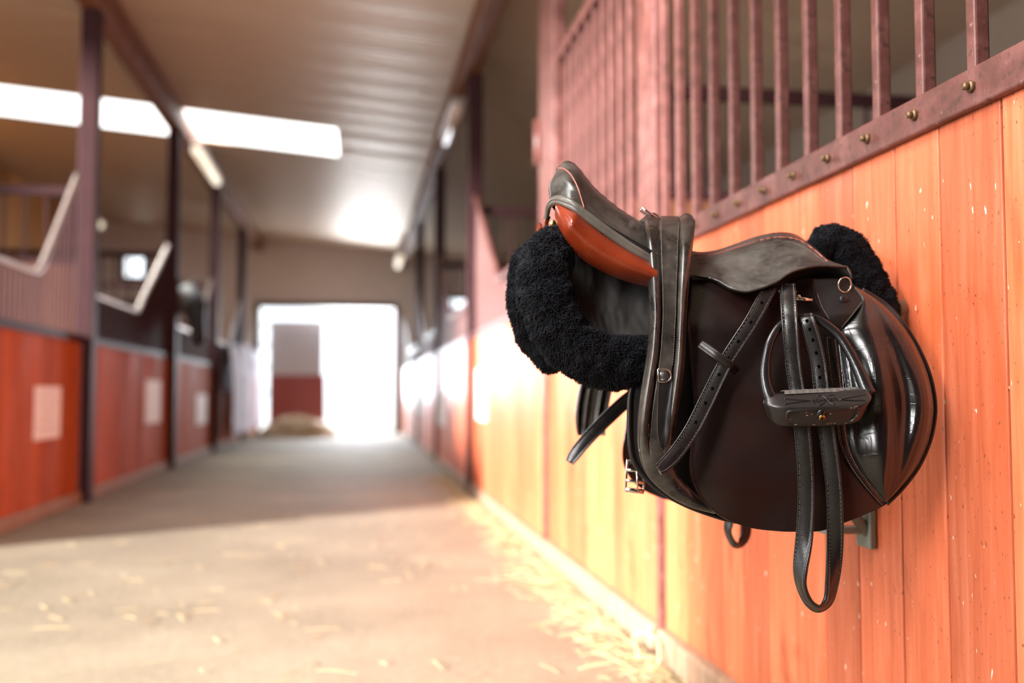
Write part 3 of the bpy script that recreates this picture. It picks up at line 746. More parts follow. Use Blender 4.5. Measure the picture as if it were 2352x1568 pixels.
# ---- seat
pairs = [((1289, 378), (1262, 422), (1263, 470)), ((1301, 371), (1291, 405), (1283, 455)), ((1326, 383), (1326, 425), (1313, 463)), ((1366, 432), (1362, 470), (1351, 492)), ((1421, 479), (1413, 512), (1401, 529)),
         ((1480, 516), (1475, 548), (1466, 572)), ((1540, 552), (1535, 580), (1530, 606)), ((1592, 578), (1592, 605), (1588, 630)), ((1640, 577), (1648, 612), (1640, 641)), ((1690, 561), (1706, 612), (1682, 662)),
         ((1740, 544), (1762, 592), (1724, 667)), ((1790, 535), (1812, 577), (1779, 648)), ((1830, 541), (1852, 570), (1818, 624)), ((1866, 563), (1880, 582), (1862, 612)), ((1891, 588), (1903, 597), (1906, 610)), ((1907, 604), (1928, 606), (1944, 613))]
ytop = [1.735, 1.76, 1.76, 1.76, 1.76, 1.76, 1.76, 1.76, 1.76, 1.76, 1.76, 1.76, 1.76, 1.75, 1.72, 1.66]
ymid = [1.690, 1.655, 1.625, 1.625, 1.63, 1.64, 1.645, 1.645, 1.63, 1.62, 1.62, 1.625, 1.63, 1.63, 1.62, 1.60]
ybot = [1.665, 1.63, 1.60, 1.595, 1.595, 1.60, 1.60, 1.60, 1.588, 1.565, 1.553, 1.552, 1.556, 1.562, 1.566, 1.572]
rows = []
for (T, m, B_), a, c, d in zip(pairs, ytop, ymid, ybot):
    q = ((T[0] * .72 + m[0] * .28), T[1] * .80 + m[1] * .20); 
    rows.append([(T[0], T[1], a), (q[0], q[1], a * .42 + c * .58), (m[0], m[1], c), ((m[0] + B_[0]) / 2 , (m[1] + B_[1]) / 2, c * .45 + d * .55), (B_[0], B_[1], d)])
SE = patch(rows, 110, 34)
b = MB(); b.grid(SE.G); MG = [[p + Vector((.075 * max(0, 1 - i / 40) * min(1, j / 8), 0, 0)) for j, p in enumerate(r)] for i, r in enumerate(mirror(SE.G))]; b.grid([list(reversed(r)) for r in MG])
for r0, r1 in ((0, None),):                            # close the rear end and the crest between the two halves
    A_ = SE.G[0]; B_ = MG[0]; b.grid([A_, [(p + q) / 2 + Vector((-.004, 0, 0)) for p, q in zip(A_, B_)], B_])
crest = [[r[0] for r in SE.G], [(r[0] + m[0]) / 2 + Vector((0, 0, .0015)) for r, m in zip(SE.G, MG)], [m[0] for m in MG]]
b.grid(crest)
b.grid([[p + Vector((0, .003, -.0035)) for p in r] for r in SE.G]); 
a0 = [r[-1] for r in SE.G]; b.grid([a0, [p + Vector((0, .003, -.0035)) for p in a0]])
seat = b.build('seat', M['seat_l'], saddle, label='worn grey-brown leather seat')
b = MB()
stitch_on(b, SE, [(1592, 594), (1640, 592), (1690, 578), (1740, 563), (1790, 553), (1830, 560), (1865, 580), (1895, 602)], 90)
stitch_on(b, SE, [(1600, 604), (1650, 598), (1700, 583), (1750, 568), (1795, 561)], 60)
b.build('stitching', M['thread'], seat)
b = MB(); P = [SE.on(p[0], p[1], 0.0004) for p in cr([(1281, 386), (1296, 388), (1312, 402), (1326, 428), (1336, 458), (1342, 478)], 40)]
b.tube(P, 0.0013, 6); b.build('piping', M['piping'], seat); b = MB(); P = [SE.on(p[0], p[1], 0.0004) for p in cr([(1592, 586), (1640, 584), (1690, 569), (1740, 553), (1790, 544), (1835, 551), (1870, 573), (1900, 600)], 70)]
b.tube(P, 0.0010, 6); b.build('piping', M['piping'], seat)
# welt: two rolls of leather under the cantle and along the back of the seat
for k, (dx, dy, r) in enumerate(((0, 0, .0062), (3, 10, .0048))):
    b = MB(); W = cr([(1254, 505, 1.70), (1262, 470, 1.675), (1280, 456, 1.625), (1312, 466, 1.588), (1350, 495, 1.580), (1400, 532, 1.580), (1450, 566, 1.583), (1505, 598, 1.59)], 60)
    P = [atY(p[0] + dx * (i / 59), p[1] + dy * min(1, i / 15), p[2] - .002 * k) for i, p in enumerate(W)]
    b.tube(P, [r * (0.65 + .35 * min(1, i / 12)) for i in range(60)], 10)
    b.build('welt', M['welt_l'], saddle, label='pale worn leather welt')
b = MB(); ribbon(b, [(1368, 504, 1.592, 9, 0), (1400, 526, 1.586, 13, 0), (1450, 556, 1.584, 15, 0), (1505, 588, 1.586, 16, 0)], 24, .004); b.build('skirt_tab', M['black_l'], saddle)
# skirt: flared lip and dark underside over the stirrup bar
lipT = [(1640, 641), (1682, 662), (1724, 667), (1779, 648), (1818, 624), (1862, 612), (1906, 610), (1944, 613)]
lip3 = [atY(p[0], p[1], y) for p, y in zip(lipT, ybot[8:])]
SK = patch([[(1640, 641, 1.589), (1642, 645, 1.595), (1646, 650, 1.602)], [(1682, 662, 1.566), (1685, 664, 1.58), (1690, 667, 1.600)], [(1724, 667, 1.554), (1730, 667, 1.575), (1736, 668, 1.60)], [(1779, 648, 1.553), (1784, 657, 1.575), (1788, 662, 1.62)],
            [(1818, 624, 1.557), (1822, 643, 1.595), (1824, 660, 1.635)], [(1862, 612, 1.563), (1864, 634, 1.600), (1868, 656, 1.64)], [(1906, 610, 1.566), (1908, 633, 1.594), (1910, 652, 1.625)], [(1944, 613, 1.572), (1954, 632, 1.568), (1951, 648, 1.575)]], 60, 14)
b = MB(); b.grid(SK.G, thick=0.002, off=(0, .3, .95)); b.build('skirt', M['black_l'], saddle)
b = MB(); P = [SE.G[i][-1] for i in range(len(SE.G)) if i > 55] + [SK.G[-1][j] for j in range(0, 14, 2)]
b.tube([p + Vector((0, -.0006, 0)) for p in P], 0.0021, 8); b.build('skirt_edge', M['seat_l'], saddle)
# ---- red-brown stuffed panel under the cantle
pT = [(1276, 470), (1290, 468), (1318, 480), (1352, 508), (1400, 543), (1450, 576), (1510, 610)]
pB = [(1274, 492), (1279, 518), (1295, 552), (1338, 596), (1396, 630), (1450, 650), (1510, 664)]
def pdepth(u, v, px, py): return 1.598 - 0.052 * (max(0, math.sin(math.pi * (0.04 + .96 * u))) ** 0.7) * min(1, (v * 5) ** .5 if v > 0 else 0) + .03 * (1 - min(1, v * 5)) + 0.02 * u
PN = sheet(pT, pB, 50, 26, pdepth)
b = MB(); b.grid(PN.G)
b.build('panel', M['panel_l'], saddle, label='red-brown stuffed leather panel')
b = MB(); b.grid([[p - YAX * .10 for p in r] for r in mirror(PN.G)]); b.build('panel', M['panel_l'], saddle, label='red-brown stuffed leather panel')
b = MB(); q = cr([(1258, 496), (1252, 512), (1256, 530), (1285, 560)], 16)
b.tube([atY(p[0], p[1], 1.70) for p in q], 0.006, 10); b.build('gullet_lining', M['panel_l'], saddle)
b = MB(); b.sphere(atY(1270, 514, 1.665), (.006, .005, .007)); b.build('nail', M['brass'], saddle)
# underside of the tree between the panels, so that nothing shows through
b = MB(); U = patch([[(1290, 500, 1.64), (1300, 520, 1.76), (1290, 500, 1.88)], [(1400, 560, 1.62), (1400, 590, 1.76), (1400, 560, 1.90)], [(1600, 650, 1.62), (1600, 650, 1.76), (1600, 650, 1.90)], [(1900, 640, 1.62), (1900, 640, 1.76), (1900, 640, 1.90)]], 20, 10)
b.grid(U.G, thick=.006, off=(0, 0, 1)); b.build('tree', M['black_l'], saddle)
# ---- sweat flap under the near flap
SW = sheet([(1520, 700), (1500, 790), (1452, 880), (1444, 960), (1447, 1030), (1458, 1066), (1482, 1098), (1520, 1130), (1580, 1162), (1650, 1187), (1690, 1197)], [(1700, 700), (1700, 870), (1700, 960), (1700, 1030), (1700, 1066), (1700, 1098), (1700, 1130), (1700, 1162), (1700, 1187), (1705, 1199)], 60, 20,
           lambda u, v, px, py: max(1.585 - .012 * math.sin(math.pi * v) + .02 * max(0, .3 - u), fdepth(0, 0, max(px, 1585), py) + .012 if px > 1560 else 0))
b = MB(); b.grid(SW.G, thick=.006, off=YAX); b.build('sweat_flap', M['black_l'], saddle)
b = MB(); b.tube([SW.G[i][0] + Vector((0, -.002, 0)) for i in range(18, 60)], .004, 8); b.build('sweat_flap_edge', M['black_l'], saddle)
# ---- keeper on the flap and the near stirrup leather
b = MB(); fr = ribbon(b, [(1608, 789, 1.5445, 19, 0), (1622, 799, 1.5375, 21, 0), (1650, 819, 1.5255, 21, 0), (1678, 840, 1.5255, 21, 0), (1692, 853, 1.546, 20, 0)], 26, .0036)
b.build('keeper', M['flap_l'], saddle)
fA = [(1768, 660, 1.575, 34, 0), (1764, 668, 1.560, 34, 0), (1726, 738, 1.536, 33, 0), (1678, 812, 1.530, 33, 0), (1648, 868, 1.528, 35, 0), (1620, 926, 1.522, 37, 0), (1587, 990, 1.510, 36, 0), (1550, 1043, 1.495, 35, 0), (1526, 1068, 1.487, 33, 0), (1512, 1079, 1.482, 26, 0)]
leather_ = thing('stirrup_leather', tuple(atY(1810, 900, 1.53)), 'near stirrup leather with punched holes, tucked through the flap keeper and looped below the stirrup', 'strap', 'stirrup leathers of the saddle')
b = MB(); fr = ribbon(b, fA, 80); holes(b, fr, [13 + int(5.3 * k) for k in range(8)], 1)
tail = b.build('tail', [M['strap_l'], M['hole']], leather_)
b = MB(); ribbon_stitch(b, fr); b.build('stitching', M['thread_dark'], tail)
fB = [(1809, 655, 1.562, 36, 0), (1810, 676, 1.545, 37, 0), (1813, 730, 1.516, 37, 0), (1821, 830, 1.514, 36, 0), (1830, 893, 1.512, 36, 0), (1842, 982, 1.506, 38, 0), (1851, 1107, 1.510, 38, 0), (1848, 1223, 1.512, 39, 8), (1838, 1305, 1.512, 39, 38), (1840, 1345, 1.514, 39, 60), (1857, 1382, 1.518, 39, 66), (1881, 1396, 1.520, 39, 68), (1903, 1378, 1.520, 39, 62), (1912, 1335, 1.518, 39, 45), (1917, 1275, 1.515, 38, 22), (1918, 1196, 1.510, 38, 3), (1914, 1107, 1.508, 38, 0), (1898, 985, 1.508, 38, 0),
      (1886, 891, 1.512, 37, 0), (1879, 830, 1.514, 36, 0), (1866, 776, 1.514, 37, 0), (1854, 738, 1.516, 35, 0), (1851, 725, 1.526, 34, 0)]
b = MB(); fr = ribbon(b, fB, 200); n_ = len(fr); holes(b, fr, [n_ - 34 + int(4.9 * k) for k in range(6)], 1)
lp = b.build('loop', [M['strap_l'], M['hole']], leather_)
b = MB(); ribbon_stitch(b, fr, pitch=.0038); b.build('stitching', M['thread_dark'], lp)
# far-side stirrup leather: its tail sticks out behind, its loop shows below the flap
far = thing('stirrup_leather', tuple(atY(1500, 900, 1.92)), 'far stirrup leather with its plain tail sticking out behind, below the sheepskin pad', 'strap', 'stirrup leathers of the saddle')
b = MB(); ribbon(b, [(1520, 850, 1.90, 30, 0), (1470, 895, 1.885, 32, 0), (1425, 932, 1.875, 33, 0), (1375, 980, 1.87, 32, 0), (1340, 1018, 1.868, 30, 8), (1318, 1046, 1.868, 27, 14), (1308, 1062, 1.868, 20, 14)], 40); b.build('tail', M['strap_l'], far)
b = MB(); ribbon(b, [(1675, 1100, 1.975, 26, 20), (1674, 1190, 1.97, 26, 40), (1672, 1222, 1.97, 26, 60), (1684, 1247, 1.97, 26, 64), (1698, 1250, 1.97, 26, 60), (1711, 1232, 1.97, 26, 40), (1714, 1200, 1.97, 26, 25), (1712, 1100, 1.975, 26, 20)], 60); b.build('loop', M['strap_l'], far)
# ---- stirrup iron
iron = thing('stirrup', tuple(atY(1880, 940, 1.50)), 'black resin stirrup run up on the near-side leather, lying against the saddle flap', 'stirrup')
b = MB(); q = cru([(1776, 925, 1.500), (1764, 900, 1.505), (1757, 865, 1.512), (1759, 828, 1.516), (1767, 790, 1.519), (1782, 760, 1.524), (1802, 740, 1.528), (1832, 730, 1.530), (1866, 730, 1.527), (1895, 744, 1.520), (1925, 769, 1.512), (1950, 806, 1.502), (1972, 850, 1.491), (1988, 888, 1.482), (1996, 905, 1.477)], 90)
rad = lerpf([(0, .0125), (.13, .0098), (.25, .0072), (.45, .0068), (.6, .0072), (.8, .0085), (.93, .0115), (1, .0125)])
b.tube([atY(*p) for p in q], [rad(i / 89) for i in range(90)], 14, flat=0.85, flatdir=(0, 1, 0)); b.build('arch', M['resin'], iron)
TW = lambda x: .018 * min(1, max(0, (x - 1800) / 200))    # the right end swings out over the knee roll
secs = []
for (A1, B1, C1, D1, E1) in (((1755, 908, 1.508), (1753, 925, 1.500), (1764, 957, 1.502), (1766, 950, 1.520), (1757, 905, 1.522)),
                             ((1763, 905, 1.500), (1766, 931, 1.484), (1778, 973, 1.492), (1780, 962, 1.524), (1765, 902, 1.524)),
                             ((1786, 905, 1.494), (1800, 936, 1.470), (1800, 980, 1.486), (1797, 970, 1.526), (1786, 900, 1.526)),
                             ((1830, 902, 1.493), (1836, 936, 1.468), (1835, 980, 1.485), (1835, 970, 1.526), (1830, 898, 1.526)),
                             ((1885, 899, 1.492), (1888, 935, 1.466), (1885, 979, 1.484), (1885, 968, 1.526), (1885, 895, 1.526)),
                             ((1940, 895, 1.491), (1945, 933, 1.466), (1935, 976, 1.484), (1935, 966, 1.526), (1940, 891, 1.526)),
                             ((1975, 893, 1.490), (1984, 930, 1.467), (1962, 972, 1.484), (1960, 962, 1.524), (1975, 889, 1.524)),
                             ((1992, 891, 1.492), (2001, 917, 1.474), (1978, 962, 1.488), (1976, 956, 1.518), (1992, 888, 1.520)),
                             ((1998, 893, 1.498), (2003, 910, 1.490), (1984, 950, 1.496), (1983, 948, 1.512), (1997, 892, 1.514))):
    loop = []; c5 = [A1, B1, C1, D1, E1]
    for i in range(5):
        p0, p1, p2 = c5[i - 1], c5[i], c5[(i + 1) % 5]
        for f in (.16, .06): loop.append(tuple(p1[k] + (p0[k] - p1[k]) * f for k in range(3)))
        for f in (.06, .16): loop.append(tuple(p1[k] + (p2[k] - p1[k]) * f for k in range(3)))
        for f in (.4, .6): loop.append(tuple(p1[k] + (p2[k] - p1[k]) * f for k in range(3)))
    secs.append([atY(p[0], p[1], p[2] - TW(p[0])) for p in loop])
cols = [cru([tuple(s[k]) for s in secs], 50) for k in range(len(secs[0]))]
G = [[Vector(cols[k][i]) for k in range(len(cols))] + [Vector(cols[0][i])] for i in range(50)]
b = MB(); b.grid(G); b.add(G[0][:-1], [tuple(range(len(G[0]) - 1))]); b.add(G[-1][:-1], [tuple(reversed(range(len(G[0]) - 1)))])
tread = b.build('tread', M['resin_worn'], iron)
# hollow underside: raised rim, flat floor coloured darker for the shade of a recess, screw
def tr(px, py, off=0.0):                                # a point on the tread's lower face
    f = (py - 936) / 43.0; return atY(px, py, 1.468 + (1.486 - 1.468) * f - off - TW(px))
b = MB(); rim = cr([(1815, 944), (1860, 940), (1900, 939), (1950, 936), (1968, 937), (1972, 946), (1962, 962), (1946, 970), (1890, 973), (1825, 974), (1808, 970), (1806, 956), (1810, 946), (1815, 944)], 80)[:-1]
b.tube([tr(p[0], p[1], -.0005) for p in rim], .0028, 8, closed=True); b.build('recess_rim', M['resin_worn'], tread)
b = MB(); cen = tr(1888, 955, .0004); vs = [tr(p[0], p[1], .0004) for p in rim]; b.add(vs + [cen], [(k, (k + 1) % len(vs), len(vs)) for k in range(len(vs))]); b.build('recess_floor', M['resin'], tread)
b = MB(); c = tr(1886, 950, .002); nrm = Vector((0, -.8, -.6))
b.tube([c - nrm * .002, c + nrm * .003], .0085, 18); b.build('boss', M['resin'], tread)
b = MB(); b.tube([c + nrm * .002 + Vector((0, 0, -.004)), c + nrm * .0042 + Vector((0, 0, -.004))], .0052, 16); 
for a in (0, math.pi / 2):
    d = Vector((math.cos(a), 0, math.sin(a))) * .0035; e = c + nrm * .0044 + Vector((0, 0, -.004)); b.tube([e - d, e + d], .0008, 6, 1)
b.build('screw', [M['brass'], M['hole']], tread)
b = MB(); random.seed(5)
for k in range(22):
    i = random.randrange(len(rim)); p = tr(rim[i][0] + random.gauss(0, 3), rim[i][1] + random.gauss(0, 1.5), .002) if random.random() < .75 else tr(random.uniform(1815, 1965), random.uniform(946, 968), .001)
    if rim[i][1] < 950 and random.random() < .6: continue
    b.sphere(p, (random.uniform(.0008, .004), .0008, random.uniform(.0004, .0014)), 6, 4)
b.build('dried_mud', M['mud'], tread)
# serrated grip strip on the tread's upper edge
b = MB(); n = 60; top = []; bot = []
for i in range(n + 1):
    u = i / n; px = 1802 + 172 * u; t_ = abs(((u * 11) % 1) - .5) * 2
    top.append(atY(px, 898.5 - 7.5 * u - 3 * (1 - t_), 1.496 - TW(px))); bot.append(atY(px + (2 if i else 0), 905 - 8.5 * u, 1.489 - TW(px)))
b.grid([bot, top, [p + YAX * .02 for p in top]]); b.build('grip', M['grip'], tread)
# raised line-work and lettering on the front face
def ff(px, py, off=.0006):
    yt = 905 - 14 * (px - 1786) / 206; f = (py - yt) / 34.0; return atY(px, py, 1.4935 + (1.4685 - 1.4935) * f - off - .0006 - TW(px))
b = MB()
for ln in ([(1800, 916), (1850, 919), (1862, 920)], [(1800, 928), (1830, 924), (1862, 920)], [(1928, 918), (1960, 911), (1990, 906)], [(1928, 918), (1960, 919), (1988, 919)]):
    b.tube([ff(*p) for p in cr(ln, 14)], .0006, 6)
for ln in ([(1877, 909), (1888, 908), (1898, 916), (1905, 924), (1916, 930)], [(1916, 907), (1904, 909), (1896, 920), (1888, 928), (1878, 931)], [(1877, 909), (1878, 914)], [(1916, 907), (1917, 912)], [(1878, 931), (1878, 926)], [(1916, 930), (1916, 925)]):
    b.tube([ff(*p) for p in cr(ln, 14)], .0007, 6)
b.build('line_work', M['resin'], tread)
def lettering(text, P0, P1, up, size, mat, parent, extrude=.0004, name='lettering'):
    cu = bpy.data.curves.new('tmp_text', 'FONT'); cu.body = text; cu.size = size; cu.extrude = extrude; cu.align_x = 'CENTER'; cu.align_y = 'CENTER'
    o = bpy.data.objects.new('tmp_text', cu); C.objects.link(o); bpy.context.view_layer.update()
    me = bpy.data.meshes.new_from_object(o.evaluated_get(bpy.context.evaluated_depsgraph_get())); me.name = name
    bpy.data.objects.remove(o); bpy.data.curves.remove(cu)
    xa = (P1 - P0).normalized(); za = xa.cross(up); za.normalize(); ya = za.cross(xa); c = (P0 + P1) / 2
    if za.dot(CAM - c) < 0: za = -za
    mt = Matrix(((xa.x, ya.x, za.x, c.x), (xa.y, ya.y, za.y, c.y), (xa.z, ya.z, za.z, c.z), (0, 0, 0, 1)))
    wx = max(v.co.x for v in me.vertices) - min(v.co.x for v in me.vertices); s = (P1 - P0).length / wx
    base = parent_loc(parent)
    for v in me.vertices: q = v.co.copy(); q.x *= s; v.co = mt @ q - base
    me.materials.clear(); me.materials.append(mat)
    o2 = bpy.data.objects.new(name, me); C.objects.link(o2); o2.parent = parent; return o2
lettering('COMPOSITI', ff(1866, 921, .0012), ff(1924, 917, .0012), ff(1895, 905, 0) - ff(1895, 930, 0), .0085, M['resin'], tread)
# stamp pressed into the end of the strap
p0 = atY(1533, 1072, 1.4832); p1 = atY(1569, 1026, 1.4945)
lettering('FEETER', p0, p1, Vector((-.7, 0, .7)), .011, M['strap_l'], tail, .0002)
# ================================================================== GIRTH laid over the seat
girth = thing('girth', tuple(atY(1530, 800, 1.55)), 'padded black leather girth laid over the saddle seat, hanging down behind the flap', 'girth')
gL = [(1484, 499), (1480, 508), (1482, 540), (1487, 600), (1493, 660), (1496, 720), (1494, 760), (1490, 810), (1482, 860), (1473, 920), (1468, 975), (1469, 1025), (1479, 1070), (1502, 1107), (1545, 1143), (1590, 1166), (1640, 1180)]
gR = [(1594, 501), (1597, 510), (1593, 550), (1588, 600), (1582, 660), (1578, 720), (1576, 760), (1574, 810), (1570, 860), (1562, 920), (1553, 975), (1546, 1025), (1546, 1062), (1560, 1095), (1590, 1125), (1620, 1150), (1655, 1172)]
gy = [1.74, 1.685, 1.625, 1.590, 1.566, 1.553, 1.548, 1.543, 1.537, 1.533, 1.533, 1.536, 1.541, 1.548, 1.556, 1.562, 1.568]
def gh(u, v):
    if u < .29: return .019 * math.sin(math.pi * u / .29) ** .55 if 0 < u < .29 else 0
    if u > .71: return .019 * math.sin(math.pi * (1 - u) / .29) ** .55 if .71 < u < 1 else 0
    e = min(1, (u - .29) / .03, (.71 - u) / .03); return .010 * e
NU = 56; NV = 130; cL = cru([(a[0], a[1], y) for a, y in zip(gL, gy)], NV); cR = cru([(a[0], a[1], y) for a, y in zip(gR, gy)], NV); G = []
for i in range(NV):
    row = []; f = i / (NV - 1); fl = min(1, max(0, (f - .62) / .1))
    dome = 12 * max(0, 1 - f / .06)
    for j in range(NU):
        u = j / (NU - 1); px = cL[i][0] + (cR[i][0] - cL[i][0]) * u; py = cL[i][1] + (cR[i][1] - cL[i][1]) * u; Y = cL[i][2]
        h = gh(u, f); hs = .011 * math.sin(math.pi * u) ** .5 if 0 < u < 1 else 0
        h = h * (1 - fl) + hs * fl
        row.append(atY(px, py - (h / .015) * dome + (dome * .35), Y - h * min(1, .25 + f * 9)))
    G.append(row)
GI = Surf(G)
b = MB(); b.grid(G, thick=.010, off=YAX)
cr0 = G[0]; b.grid([cr0, [Vector((p.x, YC, p.z + .001)) for p in cr0], [Vector((p.x, 2 * YC - p.y, p.z)) for p in cr0]])
b.grid([[Vector((p.x, 2 * YC - p.y, p.z)) for p in r] for r in G[:90]], thick=.010, off=-YAX)
gb = b.build('band', M['girth_l'], girth)
def gp(i, u): 
    j = int(u * (NU - 1)); return G[i][j]
b = MB()
for u in (.335, .665):
    P = [G[i][int(round(u * (NU - 1)))] + Vector((0, -.0006, 0)) for i in range(8, 62)]; stitches(b, P, Vector((0, -1, 0)))
stitch_on(b, GI, [(1515, 885), (1510, 960), (1513, 1008), (1521, 1030)], 50); stitch_on(b, GI, [(1544, 885), (1539, 960), (1531, 1012), (1523, 1030)], 50)
stitch_on(b, GI, [(1490, 970), (1491, 1010), (1497, 1045)], 30)
b.build('stitching', M['thread'], gb)
tl, tr_ = cr([(1512, 868), (1508, 960), (1511, 1008), (1520, 1032)], 30), cr([(1547, 868), (1541, 960), (1533, 1010), (1523, 1032)], 30)
G2 = [[GI.on(a[0] + (c[0] - a[0]) * k / 9, a[1] + (c[1] - a[1]) * k / 9, .0015) for k in range(10)] for a, c in zip(tl, tr_)]
for _ in range(6):
    G2 = [[(G2[max(0, i - 1)][j] + G2[min(29, i + 1)][j] + G2[i][max(0, j - 1)] + G2[i][min(9, j + 1)] + G2[i][j] * 2) / 6 for j in range(10)] for i in range(30)]
b = MB(); b.grid([[p - YAX * .002 for p in r] for r in G2], thick=.003, off=YAX); b.build('tongue', M['black_l'], girth)
b = MB(); c = GI.on(1526, 862, .004); s_ = (c - CAM).dot(_F) / FPX
P = [c + Vector((x * s_, -.001, z * s_)) for x, z in cr([(-16, 14), (-4, 15), (9, 12), (15, 2), (13, -9), (2, -15), (-14, -14)], 24)]
b.tube(P + [P[0]], .0015, 8); b.build('dee_ring', M['chrome'], girth)
b = MB(); ribbon(b, [(1508, 862, GI.on(1508, 862).y - .002, 26, 0), (1526, 862, GI.on(1526, 862).y - .005, 25, 0), (1530, 862, GI.on(1530, 862).y - .003, 24, 0)], 8, .003); b.build('dee_tab', M['girth_l'], girth)
b = MB(); ha = [atY(1477, 478, 1.70), atY(1488, 487, 1.70), atY(1515, 503, 1.71)]; hb = [p + Vector((.004, .035, .004)) for p in ha]
b.tube(ha + list(reversed(hb)), .0022, 8, closed=True); b.build('top_ring', M['chrome'], girth)
# buckle on the girth's far end, showing below
b = MB(); ribbon(b, [(1462, 900, 1.70, 26, 0), (1460, 980, 1.70, 25, 0), (1459, 1066, 1.70, 24, 0)], 14); b.build('buckle_strap', M['black_l'], girth)
b = MB(); q = [atY(1441, 1056, 1.69), atY(1437, 1124, 1.69), atY(1478, 1128, 1.69), atY(1480, 1060, 1.70)]
b.tube(q, .0022, 8, closed=True); b.tube([atY(1440, 1079, 1.687), atY(1480, 1081, 1.69)], .0026, 8); b.tube([atY(1438, 1103, 1.687), atY(1479, 1108, 1.69)], .0028, 8); b.tube([atY(1437, 1124, 1.688), atY(1478, 1129, 1.69)], .0042, 10); b.tube([atY(1463, 1080, 1.686), atY(1464, 1128, 1.686)], .0016, 6)
b.build('buckle', M['chrome'], girth)

# ================================================================== SHEEPSKIN PAD under the saddle
pad = thing('saddle_pad', tuple(atY(1350, 800, 1.62)), 'black sheepskin saddle pad with thick fleece rolls, hanging under the saddle', 'saddle pad')
def fleece(name, ctrl, n, seg, count, seed, squash=0.8):
    """ctrl = (px, py, Y, radius in px); a lumpy roll covered with short curled locks"""
    rnd = random.Random(seed); q = cru(ctrl, n); P = [atY(c[0], c[1], c[2]) for c in q]; R = [c[3] * (p - CAM).dot(_F) / FPX for c, p in zip(q, P)]
    rings = []; up = None
    for i in range(n):
        t = (P[min(i + 1, n - 1)] - P[max(i - 1, 0)]).normalized(); a = YAX - t * YAX.dot(t); a.normalize(); c = t.cross(a); ring = []
        e = min(1, i / 3 + .25, (n - 1 - i) / 3 + .25)
        for k in range(seg):
            th = 2 * math.pi * k / seg; d = a * (math.cos(th) * squash) + c * math.sin(th)
            p = P[i] + d * R[i] * e; p = p + d.normalized() * (.0045 * noise.noise(p * 45) + .003 * noise.noise(p * 110)); ring.append(p)
        rings.append(ring)
    b = MB(); b.grid([r + [r[0]] for r in rings]); b.add(rings[0], [tuple(range(seg))]); b.add(rings[-1], [tuple(reversed(range(seg)))])
    vs = []; fs = []
    for m in range(count):
        i = rnd.randrange(n - 1); k = rnd.randrange(seg); fu, fv_ = rnd.random(), rnd.random(); k2 = (k + 1) % seg
        p = rings[i][k].lerp(rings[i + 1][k], fu).lerp(rings[i][k2].lerp(rings[i + 1][k2], fu), fv_); ctr = P[i].lerp(P[i + 1], fu)
        nr = (p - ctr).normalized()
        if nr.dot(CAM - p) < -.25 * (CAM - p).length: continue
        fl = Vector((noise.noise(p * 60), noise.noise(p * 60 + Vector((7, 3, 1))), noise.noise(p * 60 + Vector((1, 9, 4)))))
        L = rnd.uniform(.005, .0085); w = rnd.uniform(.0006, .0011); d1 = (nr * .9 + fl * .9 + Vector((0, 0, -.35)) + Vector((rnd.gauss(0, .3), rnd.gauss(0, .3), rnd.gauss(0, .3)))).normalized()
        d2 = (d1 + fl * 1.3 + Vector((0, 0, -.7)) + Vector((rnd.gauss(0, .4), rnd.gauss(0, .4), rnd.gauss(0, .4)))).normalized()
        s1 = d1.cross(nr + Vector((.01, .02, .03))); s1.normalize(); s2 = s1.cross(d1)
        o = len(vs); mid = p + d1 * L * .55; tip = mid + d2 * L * .5; p = p - nr * .001
        for (c0, ww) in ((p, w), (mid, w * .9)):
            for a in (0, 2.094, 4.189): vs.append(c0 + s1 * (ww * math.cos(a)) + s2 * (ww * math.sin(a)))
        vs.append(tip)
        for a in range(3):
            a2 = (a + 1) % 3; fs.append((o + a, o + a2, o + 3 + a2, o + 3 + a)); fs.append((o + 3 + a, o + 3 + a2, o + 6))
    b.add(vs, fs, 0, smooth=True)
    return b.build(name, M['fleece'], pad)
fleece('fleece_roll', [(1305, 558, 1.650, 30), (1272, 572, 1.630, 52), (1252, 620, 1.615, 57), (1254, 680, 1.605, 60), (1276, 742, 1.598, 60), (1318, 795, 1.594, 60), (1375, 826, 1.592, 58), (1435, 832, 1.594, 56), (1520, 826, 1.600, 52)], 90, 40, 34000, 1)
fleece('fleece_roll', [(1250, 562, 1.735, 22), (1206, 588, 1.72, 22), (1190, 640, 1.71, 20), (1191, 700, 1.70, 20), (1206, 760, 1.70, 20), (1236, 808, 1.70, 22), (1285, 846, 1.70, 22)], 60, 24, 12000, 2)
fleece('fleece_roll', [(1868, 590, 1.700, 26), (1900, 556, 1.705, 36), (1940, 572, 1.705, 46), (1968, 620, 1.705, 50), (1995, 670, 1.700, 50), (2018, 730, 1.690, 45), (2040, 800, 1.68, 40)], 60, 36, 19000, 3)
LN = patch([[(1285, 540, 1.70), (1400, 560, 1.72), (1520, 600, 1.72)], [(1290, 640, 1.65), (1400, 650, 1.690), (1530, 660, 1.69)], [(1310, 720, 1.62), (1400, 720, 1.645), (1530, 730, 1.65)], [(1350, 800, 1.605), (1420, 800, 1.61), (1530, 800, 1.61)]], 50, 50)
for i, r in enumerate(LN.G):
    for j in range(len(r)): r[j] = r[j] + Vector((0, .012 * noise.noise(Vector((j * .13, i * .06, 2))) + .003 * noise.noise(Vector((j * .4, i * .2, 7))), 0))
b = MB(); b.grid(LN.G, thick=.01, off=YAX); b.build('lining', M['lining'], pad, label='grey quilted lining')
b = MB()
for k in range(4):
    p = LN.on(1318 + 13 * k, 573 + 9 * k, .002); b.tube([p, p + Vector((.004, -.002, -.008))], .0012, 5)
b.build('care_tag', M['paper'], pad)
